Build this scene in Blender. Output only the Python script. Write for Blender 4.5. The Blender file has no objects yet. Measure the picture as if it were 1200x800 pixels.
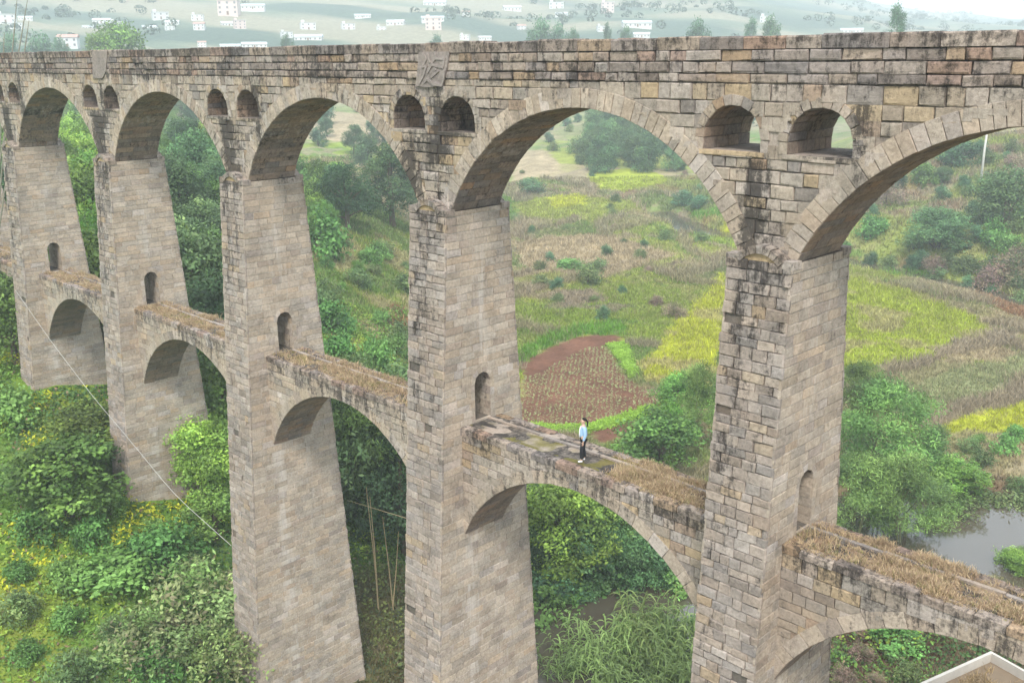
import bpy, math, random
import numpy as np
from mathutils import Vector, Matrix

random.seed(7)
RNG = np.random.default_rng(11)
scene = bpy.context.scene
COL = scene.collection

# ------------------------------------------------------------------ camera
CAM = np.array([84.257, -24.409, 5.606]); YAW, PIT, ROL, FPX = .78373, .28177, -.01273, 1171.68
_d = np.array([-math.sin(YAW)*math.cos(PIT), math.cos(YAW)*math.cos(PIT), -math.sin(PIT)])
_r = np.array([math.cos(YAW), math.sin(YAW), 0.0]); _u = np.cross(_r, _d)
_c, _s = math.cos(ROL), math.sin(ROL)
_r, _u = _c*_r + _s*_u, -_s*_r + _c*_u
cam = bpy.data.cameras.new('camera'); camo = bpy.data.objects.new('camera', cam); COL.objects.link(camo)
cam.sensor_width = 36; cam.lens = FPX/1200*36; cam.clip_end = 12000; cam.clip_start = .5
camo.matrix_world = Matrix(((_r[0], _u[0], -_d[0], CAM[0]), (_r[1], _u[1], -_d[1], CAM[1]), (_r[2], _u[2], -_d[2], CAM[2]), (0, 0, 0, 1)))
scene.camera = camo

def ray(px, py):
    v = _d + _r*(px-600)/FPX + _u*(400-py)/FPX
    return v/np.linalg.norm(v)

# ------------------------------------------------------------------ noise + terrain
_tab = np.random.default_rng(5).random((256, 256))
def vnoise(x, y):
    x = np.asarray(x, float); y = np.asarray(y, float)
    xi = np.floor(x).astype(int); yi = np.floor(y).astype(int); fx = x-xi; fy = y-yi
    fx = fx*fx*(3-2*fx); fy = fy*fy*(3-2*fy)
    a = _tab[xi & 255, yi & 255]; b = _tab[(xi+1) & 255, yi & 255]; c = _tab[xi & 255, (yi+1) & 255]; d = _tab[(xi+1) & 255, (yi+1) & 255]
    return (a*(1-fx)+b*fx)*(1-fy) + (c*(1-fx)+d*fx)*fy
def fbm(x, y, o=4):
    s = 0; a = .5; t = 0
    for i in range(o):
        s = s + a*vnoise(x*2**i+17*i, y*2**i+31*i); t += a; a *= .5
    return s/t
def sstep(a, b, x):
    t = np.clip((np.asarray(x, float)-a)/(b-a), 0, 1); return t*t*(3-2*t)
def poly_dist(x, y, pts):
    best = np.full(np.shape(x), 1e9)
    for (ax, ay), (bx, by) in zip(pts[:-1], pts[1:]):
        dx, dy = bx-ax, by-ay
        t = np.clip(((x-ax)*dx+(y-ay)*dy)/(dx*dx+dy*dy), 0, 1)
        best = np.minimum(best, np.hypot(x-ax-t*dx, y-ay-t*dy))
    return best
RIVER = [(120, 40), (90, 50), (74, 54), (62, 53), (54, 44), (49, 33), (48, 23), (51, 11), (60, -2), (75, -25), (95, -60)]
STREAM = [(150, 95), (90, 103), (54, 116), (30, 126), (8, 132), (-14, 138), (-30, 143), (-50, 156)]
RIVZ, STRZ = -30.6, -29.2
def stream_beyond(x, y):          # how far a point lies past the far stream, seen from the aqueduct
    xs = np.array([p[0] for p in STREAM][::-1]); ys = np.array([p[1] for p in STREAM][::-1])
    return y-np.interp(x, xs, ys)
def terrain(x, y):
    x = np.asarray(x, float); y = np.asarray(y, float)
    toe = 50-np.where(y > 0, .95*y, 0.0)+np.where(y < 0, .25*y, 0)
    toe = toe+(fbm(x*.03+5, y*.03)-.5)*10
    d = toe-x
    f = np.interp(d, [-12, -4, 0, 8, 22, 36, 60, 120, 250], [-1.2, -.6, 0.3, 4.4, 10.0, 14.2, 17, 21, 24])
    far = sstep(150, 260, np.hypot(x-84, y+24))
    f = np.where(d > 0, f*(1-.55*far), f)
    z = -28.6+f*np.where(d > 0, .93, 1)
    # fields: gentle terraces
    fld = sstep(2, 14, -d)*sstep(20, 40, y)
    z = z+fld*(1.2+1.2*sstep(30, 120, y)-.35*np.floor(10*fbm(x*.011, y*.022, 2))*.45)
    z = z+(fbm(x*.11, y*.11)-.5)*1.3*(1-.75*fld)+(fbm(x*.45, y*.45, 2)-.5)*.35
    # hill on the far bank of the stream
    sb = stream_beyond(x, y)
    right = sstep(-70, -10, x)
    z = z+right*(np.interp(sb, [0, 3, 8, 12, 50, 90, 200], [0, .8, 3.2, 3.8, 9, 14, 20]))+right*sstep(3, 20, sb)*(fbm(x*.05, y*.05)-.5)*5
    # the country rises to hills far behind
    r = np.hypot(x-84, y+24)
    ang = np.degrees(np.arctan2(-(x-84), y+24))       # 45 = picture centre, larger = left
    crest = np.interp(ang, [10, 19, 22, 26, 30, 34, 60, 90], [22, 26, 34, 56, 84, 116, 140, 130])+(fbm(ang*.6, ang*0+3)-.5)*14
    z = z+sstep(200, 330, r)*np.interp(r, [200, 450, 1500, 2600], [0, 17, 33, 33])*1.0+np.interp(r, [420, 2500, 3600], [0, 1.75, 1.8])*crest
    z = z+sstep(300, 700, r)*(fbm(x*.006, y*.006)-.5)*26
    # channels
    w = poly_dist(x, y, RIVER)
    z = np.minimum(z, RIVZ-1.3+sstep(4.5, 11.5, w)*3.6+np.maximum(w-11.5, 0)*.6)
    pond = np.hypot((x-67)/13, (y-51)/8)
    z = np.where(pond < 1.25, np.minimum(z, RIVZ-.9+sstep(.85, 1.25, pond)*3.5), z)
    pond2 = np.hypot((x+22)/11, (y-139)/6)
    z = np.where(pond2 < 1.4, np.minimum(z, STRZ-.8+sstep(.8, 1.4, pond2)*3), z)
    w2 = poly_dist(x, y, STREAM)
    z = np.minimum(z, STRZ-1+sstep(2.0, 6.0, w2)*2.2+np.maximum(w2-6, 0)*.5)
    return z
GX0, GX1, GY0, GY1 = -300, 130, -45, 420
_gx = np.arange(GX0, GX1+1.0); _gy = np.arange(GY0, GY1+1.0)
_G = terrain(*np.meshgrid(_gx, _gy, indexing='ij'))
def fast_z(x, y):
    x = np.asarray(x, float); y = np.asarray(y, float)
    ins = (x > GX0) & (x < GX1-1) & (y > GY0) & (y < GY1-1); out = np.empty(x.shape)
    fx = np.clip(x-GX0, 0, len(_gx)-1.001); fy = np.clip(y-GY0, 0, len(_gy)-1.001); i = fx.astype(int); j = fy.astype(int); u = fx-i; v = fy-j
    out = (_G[i, j]*(1-u)+_G[i+1, j]*u)*(1-v)+(_G[i, j+1]*(1-u)+_G[i+1, j+1]*u)*v
    if not ins.all(): out[~ins] = terrain(x[~ins], y[~ins])
    return out
def tz(x, y): return float(fast_z(np.array([x]), np.array([y]))[0])
def at(px, py, h=0.0):
    """world point where the line of sight of a pixel meets the ground (raised by h)"""
    v = ray(px, py)
    t = 18*1.012**np.arange(260); P = CAM+t[:, None]*v          # out to about 400 m, then coarser
    below = P[:, 2] < fast_z(P[:, 0], P[:, 1])+h
    if not below.any():
        t = 400*1.012**np.arange(180); P = CAM+t[:, None]*v; below = P[:, 2] < terrain(P[:, 0], P[:, 1])+h
    i = int(np.argmax(below)) if below.any() else len(t)-1
    a, b = t[max(i-1, 0)], t[i]
    for _ in range(14):
        m = (a+b)/2; p = CAM+m*v
        if p[2] < tz(p[0], p[1])+h: b = m
        else: a = m
    p = CAM+b*v
    return float(p[0]), float(p[1])
def at_y(px, py, Y):
    v = ray(px, py); t = (Y-CAM[1])/v[1]; return CAM+t*v

# ------------------------------------------------------------------ objects helpers
def tag(o, label=None, cat=None, group=None, kind=None):
    if label: o['label'] = label
    if cat: o['category'] = cat
    if group: o['group'] = group
    if kind: o['kind'] = kind
    return o
def empty(name, loc, rz=0, sc=1.0):
    o = bpy.data.objects.new(name, None); COL.objects.link(o); o.location = loc; o.rotation_euler = (0, 0, rz)
    o.scale = (sc, sc, sc) if not hasattr(sc, '__len__') else sc
    o.empty_display_size = .3
    return o
def link(name, me, parent=None):
    o = bpy.data.objects.new(name, me); COL.objects.link(o)
    if parent: o.parent = parent
    return o
def np_mesh(name, V, F, mat, col=None, st=None, smooth=False):
    V = np.asarray(V, dtype=np.float32); F = np.asarray(F, dtype=np.int32)
    me = bpy.data.meshes.new(name)
    n, k = F.shape
    me.vertices.add(len(V)); me.vertices.foreach_set('co', V.ravel())
    me.loops.add(n*k); me.loops.foreach_set('vertex_index', F.ravel())
    me.polygons.add(n); me.polygons.foreach_set('loop_start', np.arange(0, n*k, k, dtype=np.int32))
    if smooth: me.polygons.foreach_set('use_smooth', np.ones(n, dtype=bool))
    me.update(calc_edges=True)
    if col is not None:
        a = me.attributes.new('Col', 'FLOAT_COLOR', 'POINT')
        c = np.ones((len(V), 4), dtype=np.float32); c[:, :3] = col; a.data.foreach_set('color', c.ravel())
    if st is not None:
        for i, nm in enumerate(('stain', 'lime')):
            a = me.attributes.new(nm, 'FLOAT', 'POINT'); a.data.foreach_set('value', np.asarray(st[:, i], dtype=np.float32))
    me.materials.append(mat)
    return me
class MB:
    """collects boxes, bars and stone blocks, built as one mesh"""
    def __init__(s): s.v = []; s.f = []; s.c = []; s.s = []
    def add(s, vs, fs, col=(.5, .5, .5), st=0.0):
        b = len(s.v); s.v.extend([tuple(p) for p in vs]); s.f.extend([tuple(i+b for i in f) for f in fs])
        s.c.extend([col]*len(vs)); s.s.extend(st if isinstance(st, list) else [st]*len(vs))
    def hexa(s, p, col=(.5, .5, .5), st=0.0):       # p: 4 bottom ring, 4 top ring
        s.add(p, [(3, 2, 1, 0), (4, 5, 6, 7), (0, 1, 5, 4), (1, 2, 6, 5), (2, 3, 7, 6), (3, 0, 4, 7)], col, st)
    def box(s, x0, x1, y0, y1, z0, z1, col=(.5, .5, .5), st=0.0):
        s.hexa([(x0, y0, z0), (x1, y0, z0), (x1, y1, z0), (x0, y1, z0), (x0, y0, z1), (x1, y0, z1), (x1, y1, z1), (x0, y1, z1)], col, st)
    def tube(s, pts, rad, n=7, col=(.5, .5, .5)):
        rings = []; vs = []
        for i, p in enumerate(pts):
            p = Vector(p); a = Vector(pts[max(i-1, 0)]); b = Vector(pts[min(i+1, len(pts)-1)]); t = (b-a).normalized()
            x = t.orthogonal().normalized(); y = t.cross(x); r = rad[i] if hasattr(rad, '__len__') else rad
            for k in range(n):
                q = 2*math.pi*k/n; vs.append(p+x*math.cos(q)*r+y*math.sin(q)*r)
        fs = []
        for i in range(len(pts)-1):
            for k in range(n):
                fs.append((i*n+k, i*n+(k+1) % n, (i+1)*n+(k+1) % n, (i+1)*n+k))
        vs.append(Vector(pts[0])); vs.append(Vector(pts[-1])); a = len(vs)-2
        for k in range(n):
            fs.append((a, (k+1) % n, k)); q = (len(pts)-1)*n; fs.append((a+1, q+k, q+(k+1) % n))
        s.add(vs, fs, col)
    def build(s, name, mat, parent=None, stainf=None, smooth=False):
        me = bpy.data.meshes.new(name); me.from_pydata(s.v, [], s.f); me.update()
        n = len(s.v)
        a = me.attributes.new('Col', 'FLOAT_COLOR', 'POINT'); c = np.ones((n, 4), dtype=np.float32); c[:, :3] = s.c; a.data.foreach_set('color', c.ravel())
        st = np.zeros((n, 2)); st[:, 0] = s.s
        if stainf: st = stainf(np.array(s.v), st)
        for i, nm in enumerate(('stain', 'lime')):
            a = me.attributes.new(nm, 'FLOAT', 'POINT'); a.data.foreach_set('value', st[:, i].astype(np.float32))
        if smooth: me.polygons.foreach_set('use_smooth', np.ones(len(me.polygons), dtype=bool))
        me.materials.append(mat)
        return link(name, me, parent)

# ------------------------------------------------------------------ materials
def mat(name, rough=.9, spec=.3):
    m = bpy.data.materials.new(name); m.use_nodes = True; nt = m.node_tree
    b = nt.nodes['Principled BSDF']; b.inputs['Roughness'].default_value = rough; b.inputs['Specular IOR Level'].default_value = spec
    return m, nt, b
def nd(nt, t, **kw):
    n = nt.nodes.new(t)
    for k, v in kw.items():
        if k.startswith('_'): setattr(n, k[1:], v)
        else: n.inputs[k.replace('__', ' ')].default_value = v
    return n
def math_(nt, op, a, b=None, c=None, clamp=False):
    n = nt.nodes.new('ShaderNodeMath'); n.operation = op; n.use_clamp = clamp
    for i, v in enumerate((a, b, c)):
        if v is None: continue
        if isinstance(v, (int, float)): n.inputs[i].default_value = v
        else: nt.links.new(v, n.inputs[i])
    return n.outputs[0]
def mixc(nt, fac, a, b, mode='MIX'):
    n = nt.nodes.new('ShaderNodeMix'); n.data_type = 'RGBA'; n.blend_type = mode
    for s, v in ((0, fac), (6, a), (7, b)):
        if isinstance(v, (int, float)): n.inputs[s].default_value = v
        elif isinstance(v, tuple): n.inputs[s].default_value = (*v, 1)
        else: nt.links.new(v, n.inputs[s])
    return n.outputs[2]
def noise(nt, vec, scale, detail=4, rough=.55):
    n = nt.nodes.new('ShaderNodeTexNoise'); n.inputs['Scale'].default_value = scale; n.inputs['Detail'].default_value = detail; n.inputs['Roughness'].default_value = rough
    nt.links.new(vec, n.inputs['Vector']); return n.outputs['Fac']
def coords(nt, sx=1, sy=1, sz=1, src='Object'):
    tc = nt.nodes.new('ShaderNodeTexCoord'); mp = nt.nodes.new('ShaderNodeMapping'); mp.inputs['Scale'].default_value = (sx, sy, sz)
    nt.links.new(tc.outputs[src], mp.inputs['Vector']); return mp.outputs[0]
def attr(nt, name, out='Color'):
    n = nt.nodes.new('ShaderNodeAttribute'); n.attribute_name = name; return n.outputs[out]
def bump(nt, b, h, strength, dist):
    n = nt.nodes.new('ShaderNodeBump'); n.inputs['Strength'].default_value = strength; n.inputs['Distance'].default_value = dist
    nt.links.new(h, n.inputs['Height']); nt.links.new(n.outputs[0], b.inputs['Normal'])

def stone_material():
    m, nt, b = mat('weathered_stone', .92, .2)
    P = coords(nt)
    base = attr(nt, 'Col')
    n1 = noise(nt, P, 1.1, 5, .6); n2 = noise(nt, P, 9, 5, .65); n3 = noise(nt, P, 45, 3, .6)
    v = math_(nt, 'ADD', math_(nt, 'MULTIPLY', n1, .7), math_(nt, 'ADD', math_(nt, 'MULTIPLY', n2, .75), math_(nt, 'MULTIPLY', n3, .35)))
    br = math_(nt, 'ADD', math_(nt, 'MULTIPLY', math_(nt, 'SUBTRACT', v, .9), 1.7), 1.0)
    c = mixc(nt, 1.0, base, br, 'MULTIPLY')
    # iron-brown weathering
    brn = math_(nt, 'MULTIPLY', math_(nt, 'SUBTRACT', noise(nt, P, .55, 4, .6), .52), 3.5, clamp=True)
    c = mixc(nt, math_(nt, 'MULTIPLY', brn, .35), c, (.27, .17, .10))
    # pale lime runs
    L = coords(nt, 3.2, 3.2, .28)
    ln = noise(nt, L, 1.3, 5, .65)
    lm = math_(nt, 'MULTIPLY', math_(nt, 'SUBTRACT', math_(nt, 'ADD', attr(nt, 'lime', 'Fac'), math_(nt, 'MULTIPLY', ln, .9)), .82), 3.2, clamp=True)
    c = mixc(nt, math_(nt, 'MULTIPLY', lm, .75), c, (.56, .52, .48))
    # black crust and lichen, in runs
    S = coords(nt, 2.1, 2.1, .42)
    s1 = noise(nt, S, 1.5, 8, .78); s2 = noise(nt, P, 5.5, 6, .78)
    sv = math_(nt, 'ADD', math_(nt, 'MULTIPLY', s1, 2.5), math_(nt, 'MULTIPLY', s2, 2.1))
    sm = math_(nt, 'MULTIPLY', math_(nt, 'SUBTRACT', math_(nt, 'ADD', attr(nt, 'stain', 'Fac'), sv), 2.74), 2.2, clamp=True)
    c = mixc(nt, math_(nt, 'MULTIPLY', sm, .84), c, (.024, .021, .020))
    nt.links.new(c, b.inputs['Base Color'])
    h = math_(nt, 'ADD', math_(nt, 'MULTIPLY', n2, .6), math_(nt, 'MULTIPLY', n3, .4))
    bump(nt, b, h, .8, .07)
    return m
STONE = stone_material()

def attr_mat(name, rough=.85, nscale=6, amt=.5, bumpd=.03, transl=0, objvar=0, spec=.25):
    m, nt, b = mat(name, rough, spec); P = coords(nt)
    n = noise(nt, P, nscale, 4, .6)
    f = math_(nt, 'ADD', math_(nt, 'MULTIPLY', math_(nt, 'SUBTRACT', n, .5), amt*2), 1.0)
    c = mixc(nt, 1.0, attr(nt, 'Col'), f, 'MULTIPLY')
    if objvar:
        oi = nt.nodes.new('ShaderNodeObjectInfo'); hs = nt.nodes.new('ShaderNodeHueSaturation')
        nt.links.new(math_(nt, 'ADD', math_(nt, 'MULTIPLY', oi.outputs['Random'], .04*objvar), .5-.035*objvar), hs.inputs['Hue'])
        wn = nt.nodes.new('ShaderNodeTexWhiteNoise'); wn.noise_dimensions = '1D'; nt.links.new(oi.outputs['Random'], wn.inputs['W'])
        nt.links.new(math_(nt, 'ADD', math_(nt, 'MULTIPLY', wn.outputs['Value'], .5*objvar), 1-.25*objvar), hs.inputs['Value'])
        nt.links.new(c, hs.inputs['Color']); c = hs.outputs[0]
    nt.links.new(c, b.inputs['Base Color'])
    if bumpd: bump(nt, b, n, .5, bumpd)
    if transl:
        tr = nt.nodes.new('ShaderNodeBsdfTranslucent'); mx = nt.nodes.new('ShaderNodeMixShader'); mx.inputs[0].default_value = transl
        nt.links.new(c, tr.inputs['Color']); nt.links.new(b.outputs[0], mx.inputs[1]); nt.links.new(tr.outputs[0], mx.inputs[2])
        nt.links.new(mx.outputs[0], nt.nodes['Material Output'].inputs['Surface'])
    return m
LEAF = attr_mat('leaf', .6, 3, .25, 0, .3, 1, .3)
GRASS = attr_mat('grass_blade', .75, 1.5, .3, 0, .25, 0, .15)
BARK = attr_mat('bark', .95, 8, .5, .04)
PAINT = attr_mat('plaster_paint', .85, 2.0, .18, .01)
CLOTH = attr_mat('cloth', .85, 30, .25, .004)
SKIN = attr_mat('skin', .55, 10, .06, 0)
METAL = attr_mat('cable_sheath', .6, 4, .1, 0)

def ground_material():
    m, nt, b = mat('ground', .97, .1); P = coords(nt)
    n1 = noise(nt, P, .35, 5, .65); n2 = noise(nt, P, 1.6, 5, .7); n3 = noise(nt, P, 7, 4, .7)
    v = math_(nt, 'ADD', math_(nt, 'MULTIPLY', n1, .8), math_(nt, 'ADD', math_(nt, 'MULTIPLY', n2, .9), math_(nt, 'MULTIPLY', n3, .5)))
    f = math_(nt, 'ADD', math_(nt, 'MULTIPLY', math_(nt, 'SUBTRACT', v, 1.1), 1.3), .95)
    c = mixc(nt, 1.0, attr(nt, 'Col'), f, 'MULTIPLY')
    nt.links.new(c, b.inputs['Base Color']); bump(nt, b, v, .8, .35)
    return m
GROUND = ground_material()
def water_material():
    m, nt, b = mat('river_water', .06, .5); b.inputs['Base Color'].default_value = (.085, .07, .05, 1); b.inputs['IOR'].default_value = 2.0
    P = coords(nt, 1, 1, 1); n = noise(nt, P, 1.4, 3, .5); bump(nt, b, n, .10, .05)
    return m
WATER = water_material()

# ------------------------------------------------------------------ masonry
PAL_FRONT = [((.345, .292, .235), 5), ((.305, .262, .215), 4), ((.365, .312, .265), 3), ((.375, .295, .20), 1.3), ((.315, .235, .17), 1.0), ((.25, .215, .185), 2.2), ((.39, .34, .295), .9)]
PAL_SIDE = [((.395, .332, .268), 6), ((.375, .32, .26), 5), ((.42, .358, .292), 4), ((.405, .325, .25), 1.3), ((.34, .285, .24), 1.6), ((.43, .375, .33), 1.0)]
PAL_PIER = [((.325, .278, .24), 5), ((.295, .255, .222), 4), ((.355, .305, .262), 3), ((.345, .275, .20), .8), ((.26, .222, .192), 2.5)]
PAL_TOP = [((.30, .25, .215), 4), ((.26, .216, .186), 3), ((.335, .28, .235), 4), ((.33, .245, .17), 1.5), ((.285, .205, .165), 2.2), ((.21, .178, .158), 2.5), ((.365, .315, .275), 1.3)]
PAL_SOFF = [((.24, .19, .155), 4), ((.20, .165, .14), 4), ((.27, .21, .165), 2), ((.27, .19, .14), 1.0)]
def pick(pal):
    if pal is PAL_SIDE: return pick_(pal, .84, 1.08)
    if pal is PAL_PIER: return pick_(pal, .90, 1.08)
    return pick_(pal, .91, 1.09)
def pick_(pal, lo, hi):
    w = [p[1] for p in pal]; c = random.choices(pal, w)[0][0]; g = random.uniform(lo, hi); j = random.uniform(-.012, .012)
    return (c[0]*g+j, c[1]*g, c[2]*g-j)
RIM = .07
def block(mb, P, U, t0, t1, v0, v1, h, gap, ch, col, st, jit=.008, ends=(1, 1), hb=-.07):
    g = gap/2
    R = random.uniform
    q = []; SV = [st+RIM*1.6]*4+[st+RIM]*4+[st+RIM*.28*R(.2, 1.8) for _ in range(4)]
    for hh, ins in ((hb, 0), (h-ch*.6, 0), (h, ch)):
        for (t, v, su, sv) in ((t0, v0, 1, 1), (t1, v0, -1, 1), (t1, v1, -1, -1), (t0, v1, 1, -1)):
            e = ends[0] if su > 0 else ends[1]
            vv = v+sv*(g+ins)+R(-jit, jit)
            uu = U(t, vv)+su*((g if e else -h*.8)+ins)+R(-jit, jit)
            q.append(P(uu, vv, hh+(R(-jit, jit) if hh > 0 else 0)))
    mb.add(q, [(8, 9, 10, 11), (0, 1, 5, 4), (1, 2, 6, 5), (2, 3, 7, 6), (3, 0, 4, 7), (4, 5, 9, 8), (5, 6, 10, 9), (6, 7, 11, 10), (7, 4, 8, 11)], col, SV)
def panel(mb, P, U, rows, width, pal, mask=None, prot=(.01, .03), gap=.025, ch=.02, st=.3, wr=(.45, .95), ends=(0, 0), jit=.008, miss=0.0):
    """rows of stones; U(t,v) turns 0..1 along a row into metres; width(v) is the row's length"""
    for (v0, v1) in rows:
        W = width((v0+v1)/2)
        if W < .15: continue
        cuts = [0.0]; 
        while True:
            nx = cuts[-1]+random.uniform(*wr)
            if nx > W-wr[0]*.55: break
            cuts.append(nx)
        cuts.append(W); cuts = [c/W for c in cuts]
        for i in range(len(cuts)-1):
            t0, t1 = cuts[i], cuts[i+1]; col = pick(pal); h = random.uniform(*prot)
            if random.random() < miss: h -= .06
            s = st+random.uniform(-.10, .10)
            en = (1 if i > 0 else ends[0], 1 if i < len(cuts)-2 else ends[1])
            if mask is None:
                block(mb, P, U, t0, t1, v0, v1, h, gap, ch, col, s, jit, en); continue
            n = max(1, int((t1-t0)*W/.11)); k = max(2, int((v1-v0)/.075))
            ts = [t0+(t1-t0)*a/n for a in range(n+1)]; vs = [v0+(v1-v0)*a/k for a in range(k+1)]
            M = [[mask(U((ts[a]+ts[a+1])/2, v0), (vs[b]+vs[b+1])/2) for b in range(k)] for a in range(n)]
            if all(all(r) for r in M):
                block(mb, P, U, t0, t1, v0, v1, h, gap, ch, col, s, jit, en); continue
            for a in range(n):
                b = 0
                while b < k:
                    if not M[a][b]: b += 1; continue
                    e = b
                    while e+1 < k and M[a][e+1]: e += 1
                    block(mb, P, U, ts[a], ts[a+1], vs[b], vs[e+1], h, .004, .004, col, s, 0, (1, 1)); b = e+1
def rows_between(z0, z1, h=(.26, .36)):
    z = z0; out = []
    while z < z1-h[0]*.6:
        n = min(z+random.uniform(*h), z1)
        if z1-n < h[0]*.6: n = z1
        out.append((z, n)); z = n
    return out

BOXF = [(3, 2, 1, 0), (8, 9, 10, 11), (0, 1, 5, 4), (1, 2, 6, 5), (2, 3, 7, 6), (3, 0, 4, 7), (4, 5, 9, 8), (5, 6, 10, 9), (6, 7, 11, 10), (7, 4, 8, 11)]
L = 14.0; T = 2.42
def PX(k): return L*k-(.19 if k == 1 else 0)
HW = .90                     # half width of the wall between two arches at the springing
ZTOP = 5.95
def arch_of(a, b, z0, rise, inset):
    c = (a+b)/2; hs = (b-a)/2-inset; R = (hs*hs+rise*rise)/(2*rise); return c, z0+rise-R, R, hs
def arc_panel(mb, cx, cz, R, a0, a1, y, sgn, thick, pal, wr, st, prot=(.02, .05), gap=.02, ch=.012):
    """voussoirs in the face plane y; sgn=-1 front, +1 back"""
    P = lambda u, v, h: (cx+v*math.sin(u/R), y+sgn*h, cz+v*math.cos(u/R))
    panel(mb, P, lambda t, v: R*(a0+t*(a1-a0)), [(R, R+thick)], lambda v: R*(a1-a0), pal, None, prot, gap, ch, st, wr, (1, 1))
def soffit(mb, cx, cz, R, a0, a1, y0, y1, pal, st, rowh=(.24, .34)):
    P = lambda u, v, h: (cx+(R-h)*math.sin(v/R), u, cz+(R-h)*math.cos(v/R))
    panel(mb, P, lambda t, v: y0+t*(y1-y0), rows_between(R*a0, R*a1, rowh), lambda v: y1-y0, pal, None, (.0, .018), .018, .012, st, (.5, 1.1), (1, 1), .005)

def gauss(x, c, w): return np.exp(-((x-c)/w)**2)
PSTREAK = {k: (random.uniform(-1.1, -.3), random.uniform(1.9, 2.5), random.uniform(-.3, .4)) for k in range(-3, 9)}
PSTREAK[5] = (-.55, 2.45, .2); PSTREAK[4] = (-1.4, .25, .1); PSTREAK[2] = (-.9, .2, -.2)
def stain_wall(V, st):
    x, y, z = V.T; k = np.round(x/L).astype(int); dx = x-L*k
    s = st[:, 0].copy(); lime = np.zeros(len(x))
    a = np.array([PSTREAK[int(q)] for q in k])
    amp = np.where(k < 5, 1.15, 1.0)*np.where((y > .1) & (y < T-.1), .15, 1)
    s += amp*.95*gauss(dx, a[:, 0], .42)*sstep(3.1, 2.4, z)*sstep(-.6, .4, z)
    s += amp*.58*gauss(dx, a[:, 1], .32)*sstep(1.2, 2.3, z)*sstep(5.2, 4.2, z)
    s += .35*gauss(dx, a[:, 2], .35)*sstep(2.9, 2.2, z)*np.where(k < 5, 1, .3)
    s += .22*sstep(4.45, 4.8, z)+.16*gauss(z, 5.85, .14)+.12*gauss(z, 4.72, .1)
    s += .20*(fbm(x*.35, z*1.2+3)-.5)*2
    s += .22*gauss(np.abs(dx), 7, 2.2)*gauss(z, 4.9, .7)
    s += np.where(k <= 4, .17, .04)+np.where(k <= 4, .3, .15)*sstep(3.2, 2.2, z)*gauss(dx, 0, 1.1)*(fbm(x*2.6, z*.25)-.35)*2
    lime += .38*gauss(np.abs(dx), 1.33, .9)*gauss(z, 4.3, .5)+.3*gauss(dx, .6, .35)*sstep(4, 3.2, z)*np.where(k <= 4, 1, .4)
    lime += .40*sstep(4.4, 3.4, z)*gauss(np.abs(dx), 2.7, .9)*np.where(k <= 4, 1, .2)+.25*gauss(dx, .55, .3)*np.where(k <= 4, 1, .2)*sstep(3, 2, z)
    return np.stack([s, lime], 1)
def stain_pier_front(k):
    cx = PX(k)
    def f(V, st):
        x, y, z = V.T; s = st[:, 0].copy(); dx = x-cx
        side = (np.abs(dx) > .965)
        s += np.where(side, 0, .30*sstep(-17, -1, z)+.10*(fbm(x*.9, z*.35+k*7)-.5)*2)
        s += np.where(side, 0, .45*gauss(dx, -.85, .45)*sstep(-16, -2, z))
        s += np.where(side, .02, .16*gauss(dx, .1, .45)*sstep(-10, -15, z))
        s += .35*sstep(-.9, -.1, z)*np.where(side, .5, 1)
        if k == 2: s += .6*gauss(z, -.8, .9)*gauss(dx, .6, .6)*(y < 0)
        # drips under the ends of the walkway
        lime = np.where(side, .20+.50*gauss(y, .25, .26)*sstep(-12.5, -13.5, z)+.26*gauss(y, 1.9, .30)*sstep(-12.5, -14, z)+.32*gauss(y, 1.2, .45)*sstep(-7, -5, z)*sstep(0, -2, z), .02)
        s += np.where(side, .30*gauss(y, 1.9, .22)*sstep(-9, -13, z)*sstep(-24, -16, z)+.3*gauss(y, 2.1, .3)*sstep(-5, -1, z), 0)
        return np.stack([s, lime], 1)
    return f
def stain_walk(V, st):
    x, y, z = V.T; s = st[:, 0].copy()
    s += .42*sstep(-9.9, -8.7, z)+.2*(fbm(x*.6, z*.3)-.5)*2+.08
    lime = .28*sstep(-9, -10, z)*(fbm(x*.9+9, z*.1)-.2)
    return np.stack([s, lime], 1)

aq = empty('aqueduct', (0, 0, 0)); tag(aq, 'long weathered stone aqueduct with tall arches and a lower arched walkway between its piers', 'aqueduct')
KMIN, KMAX = -1, 7
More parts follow.
